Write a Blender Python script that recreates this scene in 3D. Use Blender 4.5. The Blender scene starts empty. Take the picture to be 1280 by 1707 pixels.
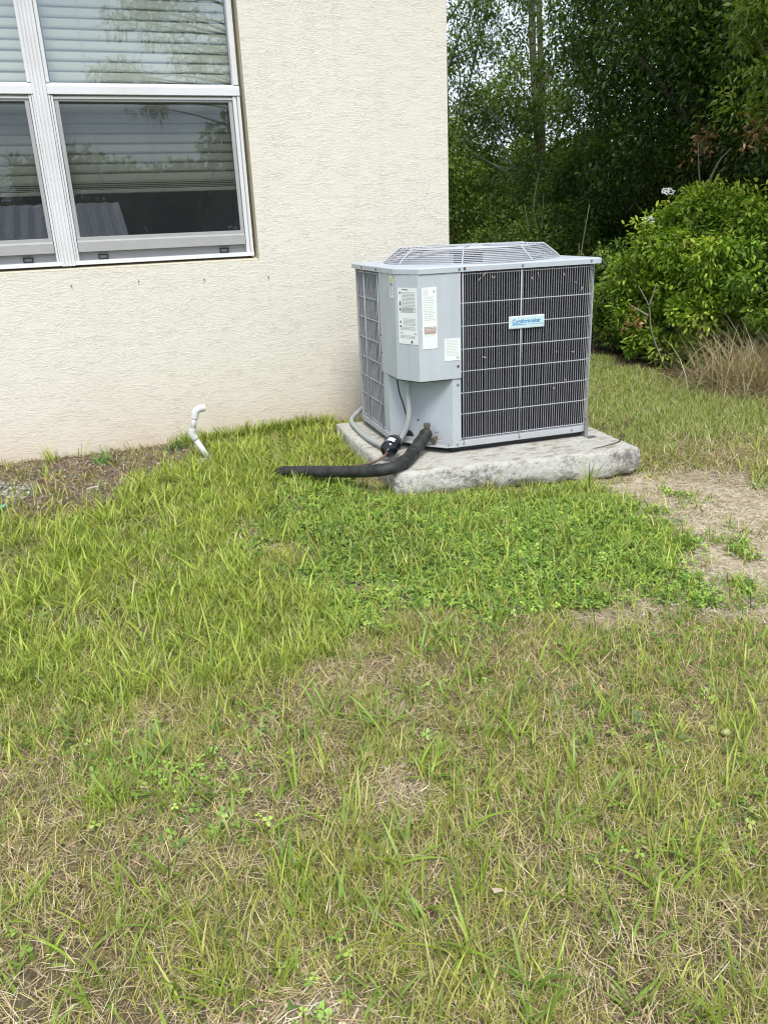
import bpy, bmesh, math, random
import numpy as np
from mathutils import Matrix, Vector, noise as mnoise
random.seed(7)
RG = np.random.default_rng(11)
SC = bpy.context.scene
COL = SC.collection
PI = math.pi

# ------------------------------------------------------------------ camera
cd = bpy.data.cameras.new("camera")
cam = bpy.data.objects.new("camera", cd)
COL.objects.link(cam)
cd.sensor_fit = 'HORIZONTAL'
cd.sensor_width = 36.0
cd.lens = 36.0 * 1326.8463 / 1280.0
cd.clip_start = 0.05
cd.clip_end = 2000.0
cr = Vector((0.93761, -0.34537, -0.04028)).normalized()
cf = Vector((0.31176, 0.88631, -0.34240)).normalized()
cu = cr.cross(cf).normalized()
cr = cf.cross(cu).normalized()
cam.matrix_world = Matrix(((cr.x, cu.x, -cf.x, -1.9837), (cr.y, cu.y, -cf.y, -4.3342),
                           (cr.z, cu.z, -cf.z, 1.0834), (0, 0, 0, 1)))
SC.camera = cam

# ------------------------------------------------------------------ sky, sun, exposure (bright overcast)
SUN_EL, SUN_AZ = math.radians(56), math.radians(190)      # azimuth clockwise from +Y
W = bpy.data.worlds.new("World")
SC.world = W
W.use_nodes = True
nt = W.node_tree
nt.nodes.clear()
out = nt.nodes.new("ShaderNodeOutputWorld")
bg = nt.nodes.new("ShaderNodeBackground")
sky = nt.nodes.new("ShaderNodeTexSky")
sky.sky_type = 'NISHITA'
sky.sun_disc = False
sky.sun_elevation = SUN_EL
sky.sun_rotation = SUN_AZ
sky.air_density = 1.0
sky.dust_density = 3.0
tc = nt.nodes.new("ShaderNodeTexCoord")
mp = nt.nodes.new("ShaderNodeMapping")
mp.inputs['Scale'].default_value = (1.0, 1.0, 2.2)
n1 = nt.nodes.new("ShaderNodeTexNoise")
n1.inputs['Scale'].default_value = 2.2
n1.inputs['Detail'].default_value = 7
n1.inputs['Roughness'].default_value = 0.55
rm = nt.nodes.new("ShaderNodeValToRGB")
rm.color_ramp.elements[0].position = 0.30
rm.color_ramp.elements[0].color = (0.45, 0.45, 0.45, 1)
rm.color_ramp.elements[1].position = 0.62
rm.color_ramp.elements[1].color = (1, 1, 1, 1)
n2 = nt.nodes.new("ShaderNodeTexNoise")
n2.inputs['Scale'].default_value = 4.0
n2.inputs['Detail'].default_value = 6
cc = nt.nodes.new("ShaderNodeValToRGB")
cc.color_ramp.elements[0].position = 0.3
cc.color_ramp.elements[0].color = (5.2, 6.2, 7.6, 1)
cc.color_ramp.elements[1].position = 0.7
cc.color_ramp.elements[1].color = (8.8, 9.5, 10.5, 1)
mx = nt.nodes.new("ShaderNodeMixRGB")
L = nt.links.new
L(tc.outputs['Generated'], mp.inputs['Vector'])
L(mp.outputs['Vector'], n1.inputs['Vector'])
L(mp.outputs['Vector'], n2.inputs['Vector'])
L(n1.outputs['Fac'], rm.inputs['Fac'])
L(n2.outputs['Fac'], cc.inputs['Fac'])
L(rm.outputs['Color'], mx.inputs['Fac'])
L(sky.outputs['Color'], mx.inputs['Color1'])
L(cc.outputs['Color'], mx.inputs['Color2'])
L(mx.outputs['Color'], bg.inputs['Color'])
bg.inputs['Strength'].default_value = 0.072
L(bg.outputs['Background'], out.inputs['Surface'])

sl = bpy.data.lights.new("sun", 'SUN')
sl.energy = 1.5
sl.angle = math.radians(20)
sl.color = (1.0, 0.955, 0.88)
sun = bpy.data.objects.new("sun", sl)
COL.objects.link(sun)
sd = Vector((math.sin(SUN_AZ) * math.cos(SUN_EL), math.cos(SUN_AZ) * math.cos(SUN_EL), math.sin(SUN_EL)))
sun.rotation_euler = sd.to_track_quat('Z', 'Y').to_euler()

SC.view_settings.view_transform = 'Standard'
SC.view_settings.look = 'None'
SC.view_settings.gamma = 1.0
SC.view_settings.use_curve_mapping = False
SC.view_settings.exposure = 1.28
SC.render.engine = 'CYCLES'
SC.cycles.filter_width = 1.15
SC.cycles.max_bounces = 8
SC.cycles.transparent_max_bounces = 12
SC.cycles.sample_clamp_indirect = 6

# ------------------------------------------------------------------ helpers
def tag(o, label=None, cat=None, group=None, kind=None):
    if label: o['label'] = label
    if cat: o['category'] = cat
    if group: o['group'] = group
    if kind: o['kind'] = kind
    return o

def empty(name, loc=(0, 0, 0), rz=0.0, parent=None):
    o = bpy.data.objects.new(name, None)
    o.empty_display_size = 0.1
    COL.objects.link(o)
    o.location = loc
    o.rotation_euler = (0, 0, rz)
    if parent: o.parent = parent
    return o

def link_mesh(name, me, mat=None, parent=None, smooth=False):
    o = bpy.data.objects.new(name, me)
    COL.objects.link(o)
    if mat and not me.materials: me.materials.append(mat)
    if parent: o.parent = parent
    if smooth and len(me.polygons):
        me.polygons.foreach_set('use_smooth', np.ones(len(me.polygons), dtype=bool))
    return o

def mk(name, verts, faces, mat=None, parent=None, smooth=False, bevel=0.0, seg=2):
    me = bpy.data.meshes.new(name)
    me.from_pydata([tuple(v) for v in verts], [], faces)
    me.update()
    o = link_mesh(name, me, mat, parent, smooth)
    if bevel:
        b = o.modifiers.new("bevel", 'BEVEL')
        b.width = bevel; b.segments = seg; b.limit_method = 'ANGLE'; b.angle_limit = 0.5
        b.harden_normals = False
    return o

class MB:
    def __init__(s): s.v = []; s.f = []
    def box(s, x0, x1, y0, y1, z0, z1):
        n = len(s.v)
        s.v += [(x0, y0, z0), (x1, y0, z0), (x1, y1, z0), (x0, y1, z0), (x0, y0, z1), (x1, y0, z1), (x1, y1, z1), (x0, y1, z1)]
        s.f += [[n + i for i in q] for q in ((0, 3, 2, 1), (4, 5, 6, 7), (0, 1, 5, 4), (1, 2, 6, 5), (2, 3, 7, 6), (3, 0, 4, 7))]
        return s
    def prism(s, poly, z0, z1, cap=True):
        n = len(s.v); k = len(poly)
        s.v += [(p[0], p[1], z0) for p in poly] + [(p[0], p[1], z1) for p in poly]
        for i in range(k):
            j = (i + 1) % k
            s.f.append([n + i, n + j, n + k + j, n + k + i])
        if cap:
            s.f.append([n + i for i in reversed(range(k))]); s.f.append([n + k + i for i in range(k)])
        return s
    def tube(s, pts, r, sides=6, cap=True):
        pts = [Vector(p) for p in pts]; m = len(pts); n = len(s.v)
        rs = r if hasattr(r, '__len__') else [r] * m
        up = None
        for i, p in enumerate(pts):
            t = (pts[min(i + 1, m - 1)] - pts[max(i - 1, 0)])
            t = t.normalized() if t.length > 1e-9 else Vector((0, 0, 1))
            if up is None:
                up = Vector((0, 0, 1)) if abs(t.z) < 0.9 else Vector((1, 0, 0))
            a = t.cross(up)
            if a.length < 1e-6: a = t.cross(Vector((0, 1, 0)))
            a.normalize(); b = a.cross(t).normalized(); up = b
            for k in range(sides):
                an = 2 * PI * k / sides
                s.v.append(tuple(p + (a * math.cos(an) + b * math.sin(an)) * rs[i]))
        for i in range(m - 1):
            for k in range(sides):
                k2 = (k + 1) % sides
                s.f.append([n + i * sides + k, n + i * sides + k2, n + (i + 1) * sides + k2, n + (i + 1) * sides + k])
        if cap:
            s.f.append([n + k for k in range(sides)][::-1]); s.f.append([n + (m - 1) * sides + k for k in range(sides)])
        return s
    def disc(s, c, axis, r, h, sides=14):
        c = Vector(c); ax = Vector(axis).normalized()
        return s.tube([c, c + ax * h], r, sides)
    def build(s, name, mat, parent=None, smooth=False, bevel=0.0, seg=2):
        return mk(name, s.v, s.f, mat, parent, smooth, bevel, seg)

def smooth_path(pts, n=8):
    P = [Vector(p) for p in pts]; out = []
    for i in range(len(P) - 1):
        p0 = P[max(i - 1, 0)]; p1 = P[i]; p2 = P[i + 1]; p3 = P[min(i + 2, len(P) - 1)]
        for k in range(n):
            t = k / n
            out.append(0.5 * ((2 * p1) + (p2 - p0) * t + (2 * p0 - 5 * p1 + 4 * p2 - p3) * t * t + (3 * p1 - p0 - 3 * p2 + p3) * t ** 3))
    out.append(P[-1])
    return out

def np_mesh(name, V, F, colors=None, mat=None, parent=None, smooth=False):
    """V (n,3); F list of (m,k) arrays with k = 3 or 4; colors (n,3) per vertex"""
    me = bpy.data.meshes.new(name)
    me.vertices.add(len(V)); me.vertices.foreach_set('co', np.ascontiguousarray(V, dtype=np.float32).ravel())
    idx = np.concatenate([f.ravel() for f in F]).astype(np.int32)
    tot = np.concatenate([np.full(len(f), f.shape[1], dtype=np.int32) for f in F])
    st = np.concatenate([[0], np.cumsum(tot)[:-1]]).astype(np.int32)
    me.loops.add(len(idx)); me.loops.foreach_set('vertex_index', idx)
    me.polygons.add(len(tot)); me.polygons.foreach_set('loop_start', st)
    try: me.polygons.foreach_set('loop_total', tot)
    except Exception: pass
    if colors is not None:
        a = me.attributes.new('Col', 'FLOAT_COLOR', 'POINT')
        c = np.ones((len(V), 4), dtype=np.float32); c[:, :3] = colors
        a.data.foreach_set('color', c.ravel())
    me.update(calc_edges=True)
    return link_mesh(name, me, mat, parent, smooth)

_lat = {}
def vnoise(x, y, s, seed=0):
    """2-D value noise 0..1, feature size s metres"""
    if seed not in _lat: _lat[seed] = np.random.default_rng(seed + 100).random((256, 256))
    T = _lat[seed]; u = np.asarray(x) / s + 57.3; v = np.asarray(y) / s + 91.7
    i = np.floor(u).astype(int); j = np.floor(v).astype(int); fu = u - i; fv = v - j
    fu = fu * fu * (3 - 2 * fu); fv = fv * fv * (3 - 2 * fv)
    g = lambda a, b: T[a % 256, b % 256]
    return (g(i, j) * (1 - fu) + g(i + 1, j) * fu) * (1 - fv) + (g(i, j + 1) * (1 - fu) + g(i + 1, j + 1) * fu) * fv
def fbm(x, y, s, seed=0):
    return (vnoise(x, y, s, seed) * .5 + vnoise(x, y, s / 2.1, seed + 1) * .3 + vnoise(x, y, s / 4.3, seed + 2) * .2)

def inpoly(x, y, poly):
    x = np.asarray(x); y = np.asarray(y); r = np.zeros(x.shape, bool); k = len(poly)
    for i in range(k):
        x0, y0 = poly[i]; x1, y1 = poly[(i + 1) % k]
        if y0 == y1: continue
        c = ((y0 > y) != (y1 > y)) & (x < (x1 - x0) * (y - y0) / (y1 - y0) + x0)
        r ^= c
    return r
def soft(x, y, poly, warp=.06, seed=40, blur=.05, n=7):
    """soft, ragged membership of a ground patch"""
    wx = (vnoise(x, y, .17, seed) - .5) * 2 * warp + (vnoise(x, y, .05, seed + 1) - .5) * warp
    wy = (vnoise(x, y, .17, seed + 2) - .5) * 2 * warp + (vnoise(x, y, .05, seed + 3) - .5) * warp
    acc = 0
    for k in range(n):
        a = 2 * PI * k / n; q = blur * (0.3 + 0.7 * (k % 2))
        acc = acc + inpoly(x + wx + q * math.cos(a), y + wy + q * math.sin(a), poly)
    return acc / n

# ------------------------------------------------------------------ materials
def mat(name, base=(.5, .5, .5), rough=.6, metal=0.0, spec=.5, build=None):
    m = bpy.data.materials.new(name); m.use_nodes = True
    t = m.node_tree; b = t.nodes['Principled BSDF']
    b.inputs['Base Color'].default_value = (*base, 1)
    b.inputs['Roughness'].default_value = rough
    b.inputs['Metallic'].default_value = metal
    b.inputs['Specular IOR Level'].default_value = spec
    if build: build(t, b)
    return m
def N(t, typ, **k):
    n = t.nodes.new(typ)
    for a, v in k.items():
        if a in n.inputs: n.inputs[a].default_value = v
        else: setattr(n, a, v)
    return n
def objcoord(t, scale=(1, 1, 1), rot=(0, 0, 0)):
    c = N(t, 'ShaderNodeTexCoord'); m = N(t, 'ShaderNodeMapping')
    m.inputs['Scale'].default_value = scale; m.inputs['Rotation'].default_value = rot
    t.links.new(c.outputs['Object'], m.inputs['Vector'])
    return m.outputs['Vector']
def ramp(t, src, stops):
    r = N(t, 'ShaderNodeValToRGB'); e = r.color_ramp.elements
    while len(e) < len(stops): e.new(0.5)
    for q, (p, c) in zip(e, stops):
        q.position = p; q.color = (*c, 1) if len(c) == 3 else c
    t.links.new(src, r.inputs['Fac'])
    return r.outputs['Color']
def noise(t, vec, scale, detail=4, rough=.55, dist=0.0):
    n = N(t, 'ShaderNodeTexNoise')
    n.inputs['Scale'].default_value = scale; n.inputs['Detail'].default_value = detail
    n.inputs['Roughness'].default_value = rough; n.inputs['Distortion'].default_value = dist
    t.links.new(vec, n.inputs['Vector'])
    return n.outputs['Fac']
def mixc(t, a, b, fac=.5, mode='MIX'):
    m = N(t, 'ShaderNodeMixRGB', blend_type=mode)
    for s, v in (('Color1', a), ('Color2', b), ('Fac', fac)):
        if hasattr(v, 'is_linked') or hasattr(v, 'links'): t.links.new(v, m.inputs[s])
        elif s == 'Fac': m.inputs[s].default_value = v
        else: m.inputs[s].default_value = (*v, 1)
    return m.outputs['Color']
def math_(t, op, a, b=None):
    m = N(t, 'ShaderNodeMath', operation=op)
    for i, v in enumerate((a, b)):
        if v is None: continue
        if hasattr(v, 'links'): t.links.new(v, m.inputs[i])
        else: m.inputs[i].default_value = v
    return m.outputs[0]
def bump(t, b, h, dist=.01, strength=1.0):
    n = N(t, 'ShaderNodeBump'); n.inputs['Distance'].default_value = dist; n.inputs['Strength'].default_value = strength
    t.links.new(h, n.inputs['Height']); t.links.new(n.outputs['Normal'], b.inputs['Normal'])

def _stucco(t, b):
    v = objcoord(t, (1, 1, 1))
    # trowelled (knock-down) ridges: long, thin, wavering horizontal lips
    dis = N(t, 'ShaderNodeTexNoise'); dis.inputs['Scale'].default_value = 11; dis.inputs['Detail'].default_value = 4
    t.links.new(v, dis.inputs['Vector'])
    off = N(t, 'ShaderNodeVectorMath', operation='MULTIPLY_ADD')
    t.links.new(dis.outputs['Color'], off.inputs[0]); off.inputs[1].default_value = (.07, .0, .045)
    t.links.new(v, off.inputs[2])
    m1 = N(t, 'ShaderNodeMapping'); m1.inputs['Scale'].default_value = (8, 8, 46)
    t.links.new(off.outputs[0], m1.inputs['Vector'])
    a = noise(t, m1.outputs['Vector'], 2.1, 3, .5)
    fr = math_(t, 'FRACT', math_(t, 'MULTIPLY', a, 5.0))
    lip = ramp(t, fr, [(0, (.1, .1, .1)), (.45, (.35, .35, .35)), (.78, (1, 1, 1)), (1.0, (.1, .1, .1))])
    m2 = N(t, 'ShaderNodeMapping'); m2.inputs['Scale'].default_value = (9, 9, 26)
    t.links.new(v, m2.inputs['Vector'])
    am = ramp(t, noise(t, m2.outputs['Vector'], 1.0, 3), [(.30, (.25, .25, .25)), (.7, (1, 1, 1))])
    lip2 = math_(t, 'MULTIPLY', lip, am)
    fine = noise(t, v, 420, 2, .6)
    h = math_(t, 'ADD', lip2, math_(t, 'MULTIPLY', fine, .16))
    h = math_(t, 'ADD', h, math_(t, 'MULTIPLY', noise(t, v, 9, 3), .8))
    bump(t, b, h, .0018, .9)
    sep = N(t, 'ShaderNodeSeparateXYZ'); t.links.new(v, sep.inputs[0])
    zz = math_(t, 'ADD', sep.outputs['Z'], math_(t, 'MULTIPLY', noise(t, v, 6, 4), .22))
    dirt = ramp(t, zz, [(.12, (1, 1, 1)), (.34, (.25, .25, .25)), (.58, (0, 0, 0))])
    c = mixc(t, (.67, .64, .56), (.71, .685, .61), noise(t, v, 2.3, 4))
    c = mixc(t, c, (.55, .42, .31), math_(t, 'MULTIPLY', dirt, .55))
    runs = noise(t, objcoord(t, (14, 14, .9)), 1.0, 4)            # faint water runs
    c = mixc(t, c, (.55, .51, .42), math_(t, 'MULTIPLY', ramp(t, runs, [(.54, (0, 0, 0)), (.72, (1, 1, 1))]), .18))
    c = mixc(t, c, (.70, .675, .60), math_(t, 'MULTIPLY', ramp(t, noise(t, v, 1.1, 5), [(.50, (0, 0, 0)), (.70, (1, 1, 1))]), .45))
    # faint grime caught in the hollows of the trowel marks
    c = mixc(t, c, (.48, .43, .33), math_(t, 'MULTIPLY', ramp(t, lip2, [(0, (1, 1, 1)), (.12, (0, 0, 0))]), .05))
    t.links.new(c, b.inputs['Base Color'])
M_STUCCO = mat('stucco', rough=.85, spec=.25, build=_stucco)

def _reveal(t, b):
    v = objcoord(t)
    t.links.new(mixc(t, (.46, .41, .29), (.56, .51, .385), noise(t, v, 7, 5)), b.inputs['Base Color'])
    bump(t, b, noise(t, v, 60, 4), .002, .6)
M_REVEAL = mat('smooth_stucco', rough=.8, spec=.25, build=_reveal)

def _white(t, b):
    v = objcoord(t, (1, 1, 1))
    s = noise(t, v, 5, 6); g = noise(t, v, 55, 4)
    c = mixc(t, (.68, .69, .72), (.60, .60, .61), ramp(t, s, [(.45, (0, 0, 0)), (.8, (1, 1, 1))]))
    c = mixc(t, c, (.42, .40, .36), ramp(t, g, [(.68, (0, 0, 0)), (.80, (.5, .5, .5))]))
    t.links.new(c, b.inputs['Base Color'])
M_WHITE = mat('white_painted_aluminium', rough=.38, build=_white)
def _greyal(t, b):
    v = objcoord(t, (1, 1, 1))
    t.links.new(mixc(t, (.40, .40, .41), (.31, .31, .315), noise(t, v, 14, 6)), b.inputs['Base Color'])
M_GREYAL = mat('grey_aluminium', rough=.45, build=_greyal)
M_TAB = mat('black_plastic', (.02, .02, .022), .5)
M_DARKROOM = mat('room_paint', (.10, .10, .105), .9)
def _slat(t, b):
    v = objcoord(t)
    t.links.new(mixc(t, (.44, .45, .37), (.40, .405, .335), noise(t, v, 6, 4)), b.inputs['Base Color'])
M_SLAT = mat('cream_blind', rough=.5, build=_slat)

def glass_mat():
    m = bpy.data.materials.new('window_glass'); m.use_nodes = True; t = m.node_tree; t.nodes.clear()
    o = N(t, 'ShaderNodeOutputMaterial'); mixs = N(t, 'ShaderNodeMixShader')
    tr = N(t, 'ShaderNodeBsdfTransparent'); tr.inputs[0].default_value = (.90, .93, .93, 1)
    gl = N(t, 'ShaderNodeBsdfGlossy'); gl.inputs['Roughness'].default_value = 0.0
    gl.inputs['Color'].default_value = (.84, .94, 1, 1)
    # reflectance raised and tinted blue to strengthen the mirrored sky, same from both sides
    gm = N(t, 'ShaderNodeNewGeometry'); dt = N(t, 'ShaderNodeVectorMath', operation='DOT_PRODUCT')
    t.links.new(gm.outputs['Incoming'], dt.inputs[0]); t.links.new(gm.outputs['Normal'], dt.inputs[1])
    cs_ = math_(t, 'SUBTRACT', 1.0, math_(t, 'ABSOLUTE', dt.outputs['Value']))
    f2 = math_(t, 'ADD', .20, math_(t, 'MULTIPLY', math_(t, 'POWER', cs_, 5.0), .85))
    # dust film, water spots
    v = objcoord(t, (1, 1, .35))
    dn = math_(t, 'ADD', math_(t, 'MULTIPLY', ramp(t, noise(t, v, 3, 6), [(.4, (0, 0, 0)), (.9, (1, 1, 1))]), .05),
               math_(t, 'MULTIPLY', ramp(t, noise(t, v, 75, 3, .7), [(.70, (0, 0, 0)), (.76, (1, 1, 1))]), .16))
    df = N(t, 'ShaderNodeBsdfDiffuse'); df.inputs[0].default_value = (.55, .56, .55, 1)
    m2 = N(t, 'ShaderNodeMixShader')
    t.links.new(f2, mixs.inputs[0]); t.links.new(tr.outputs[0], mixs.inputs[1]); t.links.new(gl.outputs[0], mixs.inputs[2])
    t.links.new(dn, m2.inputs[0]); t.links.new(mixs.outputs[0], m2.inputs[1]); t.links.new(df.outputs[0], m2.inputs[2])
    t.links.new(m2.outputs[0], o.inputs[0])
    return m
M_GLASS = glass_mat()
def screen_mat():
    m = bpy.data.materials.new('insect_screen'); m.use_nodes = True; t = m.node_tree; t.nodes.clear()
    o = N(t, 'ShaderNodeOutputMaterial'); mixs = N(t, 'ShaderNodeMixShader')
    tr = N(t, 'ShaderNodeBsdfTransparent'); df = N(t, 'ShaderNodeBsdfDiffuse'); df.inputs[0].default_value = (.035, .037, .042, 1)
    v = objcoord(t, (1, 1, .3))
    f = math_(t, 'ADD', .36, math_(t, 'MULTIPLY', noise(t, v, 8, 4), .12))
    t.links.new(f, mixs.inputs[0]); t.links.new(tr.outputs[0], mixs.inputs[1]); t.links.new(df.outputs[0], mixs.inputs[2])
    t.links.new(mixs.outputs[0], o.inputs[0])
    return m
M_SCREEN = screen_mat()

def _acpaint(t, b):
    v = objcoord(t)
    c = mixc(t, (.41, .455, .505), (.465, .505, .55), noise(t, v, 4, 5))
    streak = noise(t, objcoord(t, (30, 30, 1.6)), 1.0, 4)
    chalk = noise(t, objcoord(t, (5, 5, 3)), 1.6, 6, .65)
    c = mixc(t, c, (.56, .585, .61), math_(t, 'MULTIPLY', ramp(t, chalk, [(.48, (0, 0, 0)), (.70, (1, 1, 1))]), .35))
    sz = N(t, 'ShaderNodeSeparateXYZ'); t.links.new(v, sz.inputs[0])
    low = ramp(t, math_(t, 'ADD', sz.outputs['Z'], math_(t, 'MULTIPLY', noise(t, v, 30, 5), .10)), [(.17, (1, 1, 1)), (.27, (0, 0, 0))])
    c = mixc(t, c, (.30, .275, .23), math_(t, 'MULTIPLY', low, .40))
    c = mixc(t, c, (.345, .375, .40), math_(t, 'MULTIPLY', ramp(t, streak, [(.52, (0, 0, 0)), (.8, (1, 1, 1))]), .45))
    spots = noise(t, v, 95, 3, .6)
    c = mixc(t, c, (.22, .20, .18), ramp(t, spots, [(.70, (0, 0, 0)), (.78, (.7, .7, .7))]))
    t.links.new(c, b.inputs['Base Color'])
    r = ramp(t, noise(t, v, 12, 4), [(.3, (.42, .42, .42)), (.7, (.6, .6, .6))]); t.links.new(r, b.inputs['Roughness'])
    bump(t, b, noise(t, v, 3.5, 2), .004, .5)
M_AC = mat('grey_painted_steel', rough=.5, build=_acpaint)
def _wire(t, b):
    v = objcoord(t)
    t.links.new(mixc(t, (.50, .52, .565), (.38, .38, .41), noise(t, v, 30, 5)), b.inputs['Base Color'])
M_WIRE = mat('coated_wire', rough=.45, build=_wire)
def _coil(t, b):
    v = objcoord(t)
    fin = N(t, 'ShaderNodeTexWave', wave_type='BANDS', bands_direction='Z'); fin.inputs['Scale'].default_value = 90
    fin.inputs['Distortion'].default_value = .6; t.links.new(v, fin.inputs['Vector'])
    c = mixc(t, (.0025, .0022, .006), (.009, .008, .013), noise(t, v, 9, 6))
    c = mixc(t, c, (.022, .020, .024), math_(t, 'MULTIPLY', ramp(t, noise(t, objcoord(t, (20, 20, 90)), 1, 4), [(.55, (0, 0, 0)), (.75, (1, 1, 1))]), .5))
    t.links.new(c, b.inputs['Base Color']); bump(t, b, fin.outputs['Fac'], .0015, .6)
M_COIL = mat('dark_coil_fins', rough=.8, spec=.05, build=_coil)
M_BLACK = mat('black_steel', (.012, .013, .015), .55)
def _foam(t, b):
    v = objcoord(t)
    c = mixc(t, (.012, .013, .013), (.045, .047, .045), ramp(t, noise(t, v, 18, 6), [(.4, (0, 0, 0)), (.75, (1, 1, 1))]))
    t.links.new(c, b.inputs['Base Color']); bump(t, b, noise(t, v, 70, 4), .003, .8)
M_FOAM = mat('black_foam_insulation', rough=.62, build=_foam)
M_GLOSSBLACK = mat('black_enamel', (.008, .009, .014), .18)
def _cond(t, b):
    v = objcoord(t)
    t.links.new(mixc(t, (.30, .32, .325), (.40, .42, .42), noise(t, v, 25, 4)), b.inputs['Base Color'])
M_CONDUIT = mat('grey_plastic_conduit', rough=.5, build=_cond)
def _brass(t, b):
    v = objcoord(t)
    t.links.new(mixc(t, (.085, .075, .058), (.16, .14, .10), noise(t, v, 60, 4)), b.inputs['Base Color'])
M_BRASS = mat('weathered_brass', rough=.6, metal=.35, build=_brass)
M_COPPER = mat('dull_copper', (.16, .10, .07), .55, .5)
M_SCREW = mat('zinc_screw', (.42, .43, .44), .35, .8)
M_RUST = mat('rusty_screw', (.16, .06, .035), .8)
M_LABEL = mat('white_label', (.74, .77, .77), .35)
M_INK = mat('black_ink', (.06, .065, .075), .5)
M_GREYINK = mat('grey_ink', (.27, .29, .31), .5)
M_FAINT = mat('faint_ink', (.46, .48, .49), .5)
M_REDINK = mat('faded_red_ink', (.42, .30, .28), .5)
M_YEL = mat('faded_yellow', (.66, .60, .22), .5)
M_BLUE = mat('logo_blue', (.02, .24, .50), .4)
M_BLUE2 = mat('label_blue', (.20, .30, .48), .4)
M_PLATE = mat('pale_nameplate', (.52, .66, .71), .3)
def _concrete(t, b):
    v = objcoord(t)
    g = N(t, 'ShaderNodeNewGeometry'); s = N(t, 'ShaderNodeSeparateXYZ'); t.links.new(g.outputs['Normal'], s.inputs[0])
    side = ramp(t, s.outputs['Z'], [(.35, (1, 1, 1)), (.8, (0, 0, 0))])
    c = mixc(t, (.56, .55, .51), (.45, .44, .40), noise(t, v, 5, 6, .6))
    c = mixc(t, c, (.24, .19, .13), math_(t, 'MULTIPLY', ramp(t, noise(t, objcoord(t, (1, 2.4, 1)), 13, 5, .6), [(.50, (0, 0, 0)), (.64, (1, 1, 1))]), .7))
    c = mixc(t, c, (.13, .125, .11), math_(t, 'MULTIPLY', ramp(t, noise(t, v, 60, 4, .6), [(.55, (0, 0, 0)), (.72, (1, 1, 1))]), .55))
    # exposed aggregate and dark lichen on the broken edges
    lich = ramp(t, math_(t, 'ADD', noise(t, v, 48, 8, .85), math_(t, 'MULTIPLY', noise(t, v, 5, 3), .45)), [(.70, (0, 0, 0)), (.84, (1, 1, 1))])
    sc = mixc(t, (.60, .59, .56), (.12, .12, .115), lich)
    c = mixc(t, c, sc, math_(t, 'MULTIPLY', side, .85))
    t.links.new(c, b.inputs['Base Color'])
    h = math_(t, 'ADD', noise(t, v, 75, 8, .8), math_(t, 'MULTIPLY', noise(t, v, 18, 6), .8)); bump(t, b, h, .007, .9)
M_CONC = mat('weathered_concrete', rough=.92, spec=.2, build=_concrete)
M_PVC = mat('white_pvc', (.60, .605, .60), .4)
M_BONE = mat('pale_stick', (.42, .39, .33), .7)
M_GREENP = mat('green_plastic', (.10, .36, .24), .3)

def leafmat(name, transl=.28, rough=.45, spec=.35):
    m = bpy.data.materials.new(name); m.use_nodes = True; t = m.node_tree; b = t.nodes['Principled BSDF']
    a = N(t, 'ShaderNodeAttribute', attribute_name='Col')
    t.links.new(a.outputs['Color'], b.inputs['Base Color'])
    b.inputs['Roughness'].default_value = rough; b.inputs['Specular IOR Level'].default_value = spec
    tr = N(t, 'ShaderNodeBsdfTranslucent')
    g = mixc(t, a.outputs['Color'], (1.25, 1.2, .5), 1.0, 'MULTIPLY'); t.links.new(g, tr.inputs[0])
    ms = N(t, 'ShaderNodeMixShader'); ms.inputs[0].default_value = transl
    o = t.nodes['Material Output']
    t.links.new(b.outputs[0], ms.inputs[1]); t.links.new(tr.outputs[0], ms.inputs[2]); t.links.new(ms.outputs[0], o.inputs[0])
    return m
M_LEAF = leafmat('leaf', .30)
M_GRASS = leafmat('grass_blade', .20, .45, .35)
M_STRAW = leafmat('dry_straw', .10, .75, .15)
def _bark(t, b):
    v = objcoord(t, (1, 1, .25))
    t.links.new(mixc(t, (.11, .095, .075), (.24, .215, .18), noise(t, v, 22, 6)), b.inputs['Base Color'])
    bump(t, b, noise(t, v, 40, 5), .01, .8)
M_BARK = mat('grey_bark', rough=.9, spec=.2, build=_bark)
M_PALEBARK = mat('pale_bark', (.22, .20, .17), .9, spec=.2)
M_TWIG = mat('pale_dead_twig', (.26, .225, .18), .85)

# ------------------------------------------------------------------ ground
PAD = [(-.885, -1.36), (.231, -1.503), (.30, -.42), (-.841, -.385)]
CLOVER = [(-1.33, -1.17), (-1.05, -1.14), (-.87, -1.42), (-.53, -1.46), (-.13, -1.56), (-.12, -1.92), (-.13, -2.12), (-.25, -2.40), (-.42, -2.68), (-.5, -2.66), (-.45, -2.46), (-.65, -2.48), (-.88, -2.56), (-1.07, -2.40), (-1.30, -2.32), (-1.45, -2.05), (-1.49, -1.63)]
SAND = [(-.05, -1.50), (.25, -1.40), (.34, -1.5), (.55, -1.7), (.55, -2.30), (-.32, -2.98), (-.50, -2.82), (-.60, -2.72), (-.84, -2.74), (-.83, -2.58), (-.58, -2.49), (-.42, -2.45), (-.24, -2.55), (-.10, -2.13), (-.02, -1.81)]
SANDC = [(-.24, -2.3), (-.13, -2.0), (-.08, -1.75), (-.16, -1.55), (.30, -1.42), (.50, -1.9), (.42, -2.3), (.0, -2.75), (-.30, -2.85), (-.40, -2.62)]
MULCH = [(-4.5, .1), (-2.17, .1), (-1.55, .1), (-1.45, -.10), (-1.66, -.36), (-1.83, -.50), (-1.98, -.82), (-2.17, -.93), (-2.45, -.90), (-4.5, -.9)]
GRAVEL = [(-3.0, -.30), (-2.49, -.37), (-2.36, -.45), (-2.30, -.60), (-2.40, -.72), (-3.0, -.70)]
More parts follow.
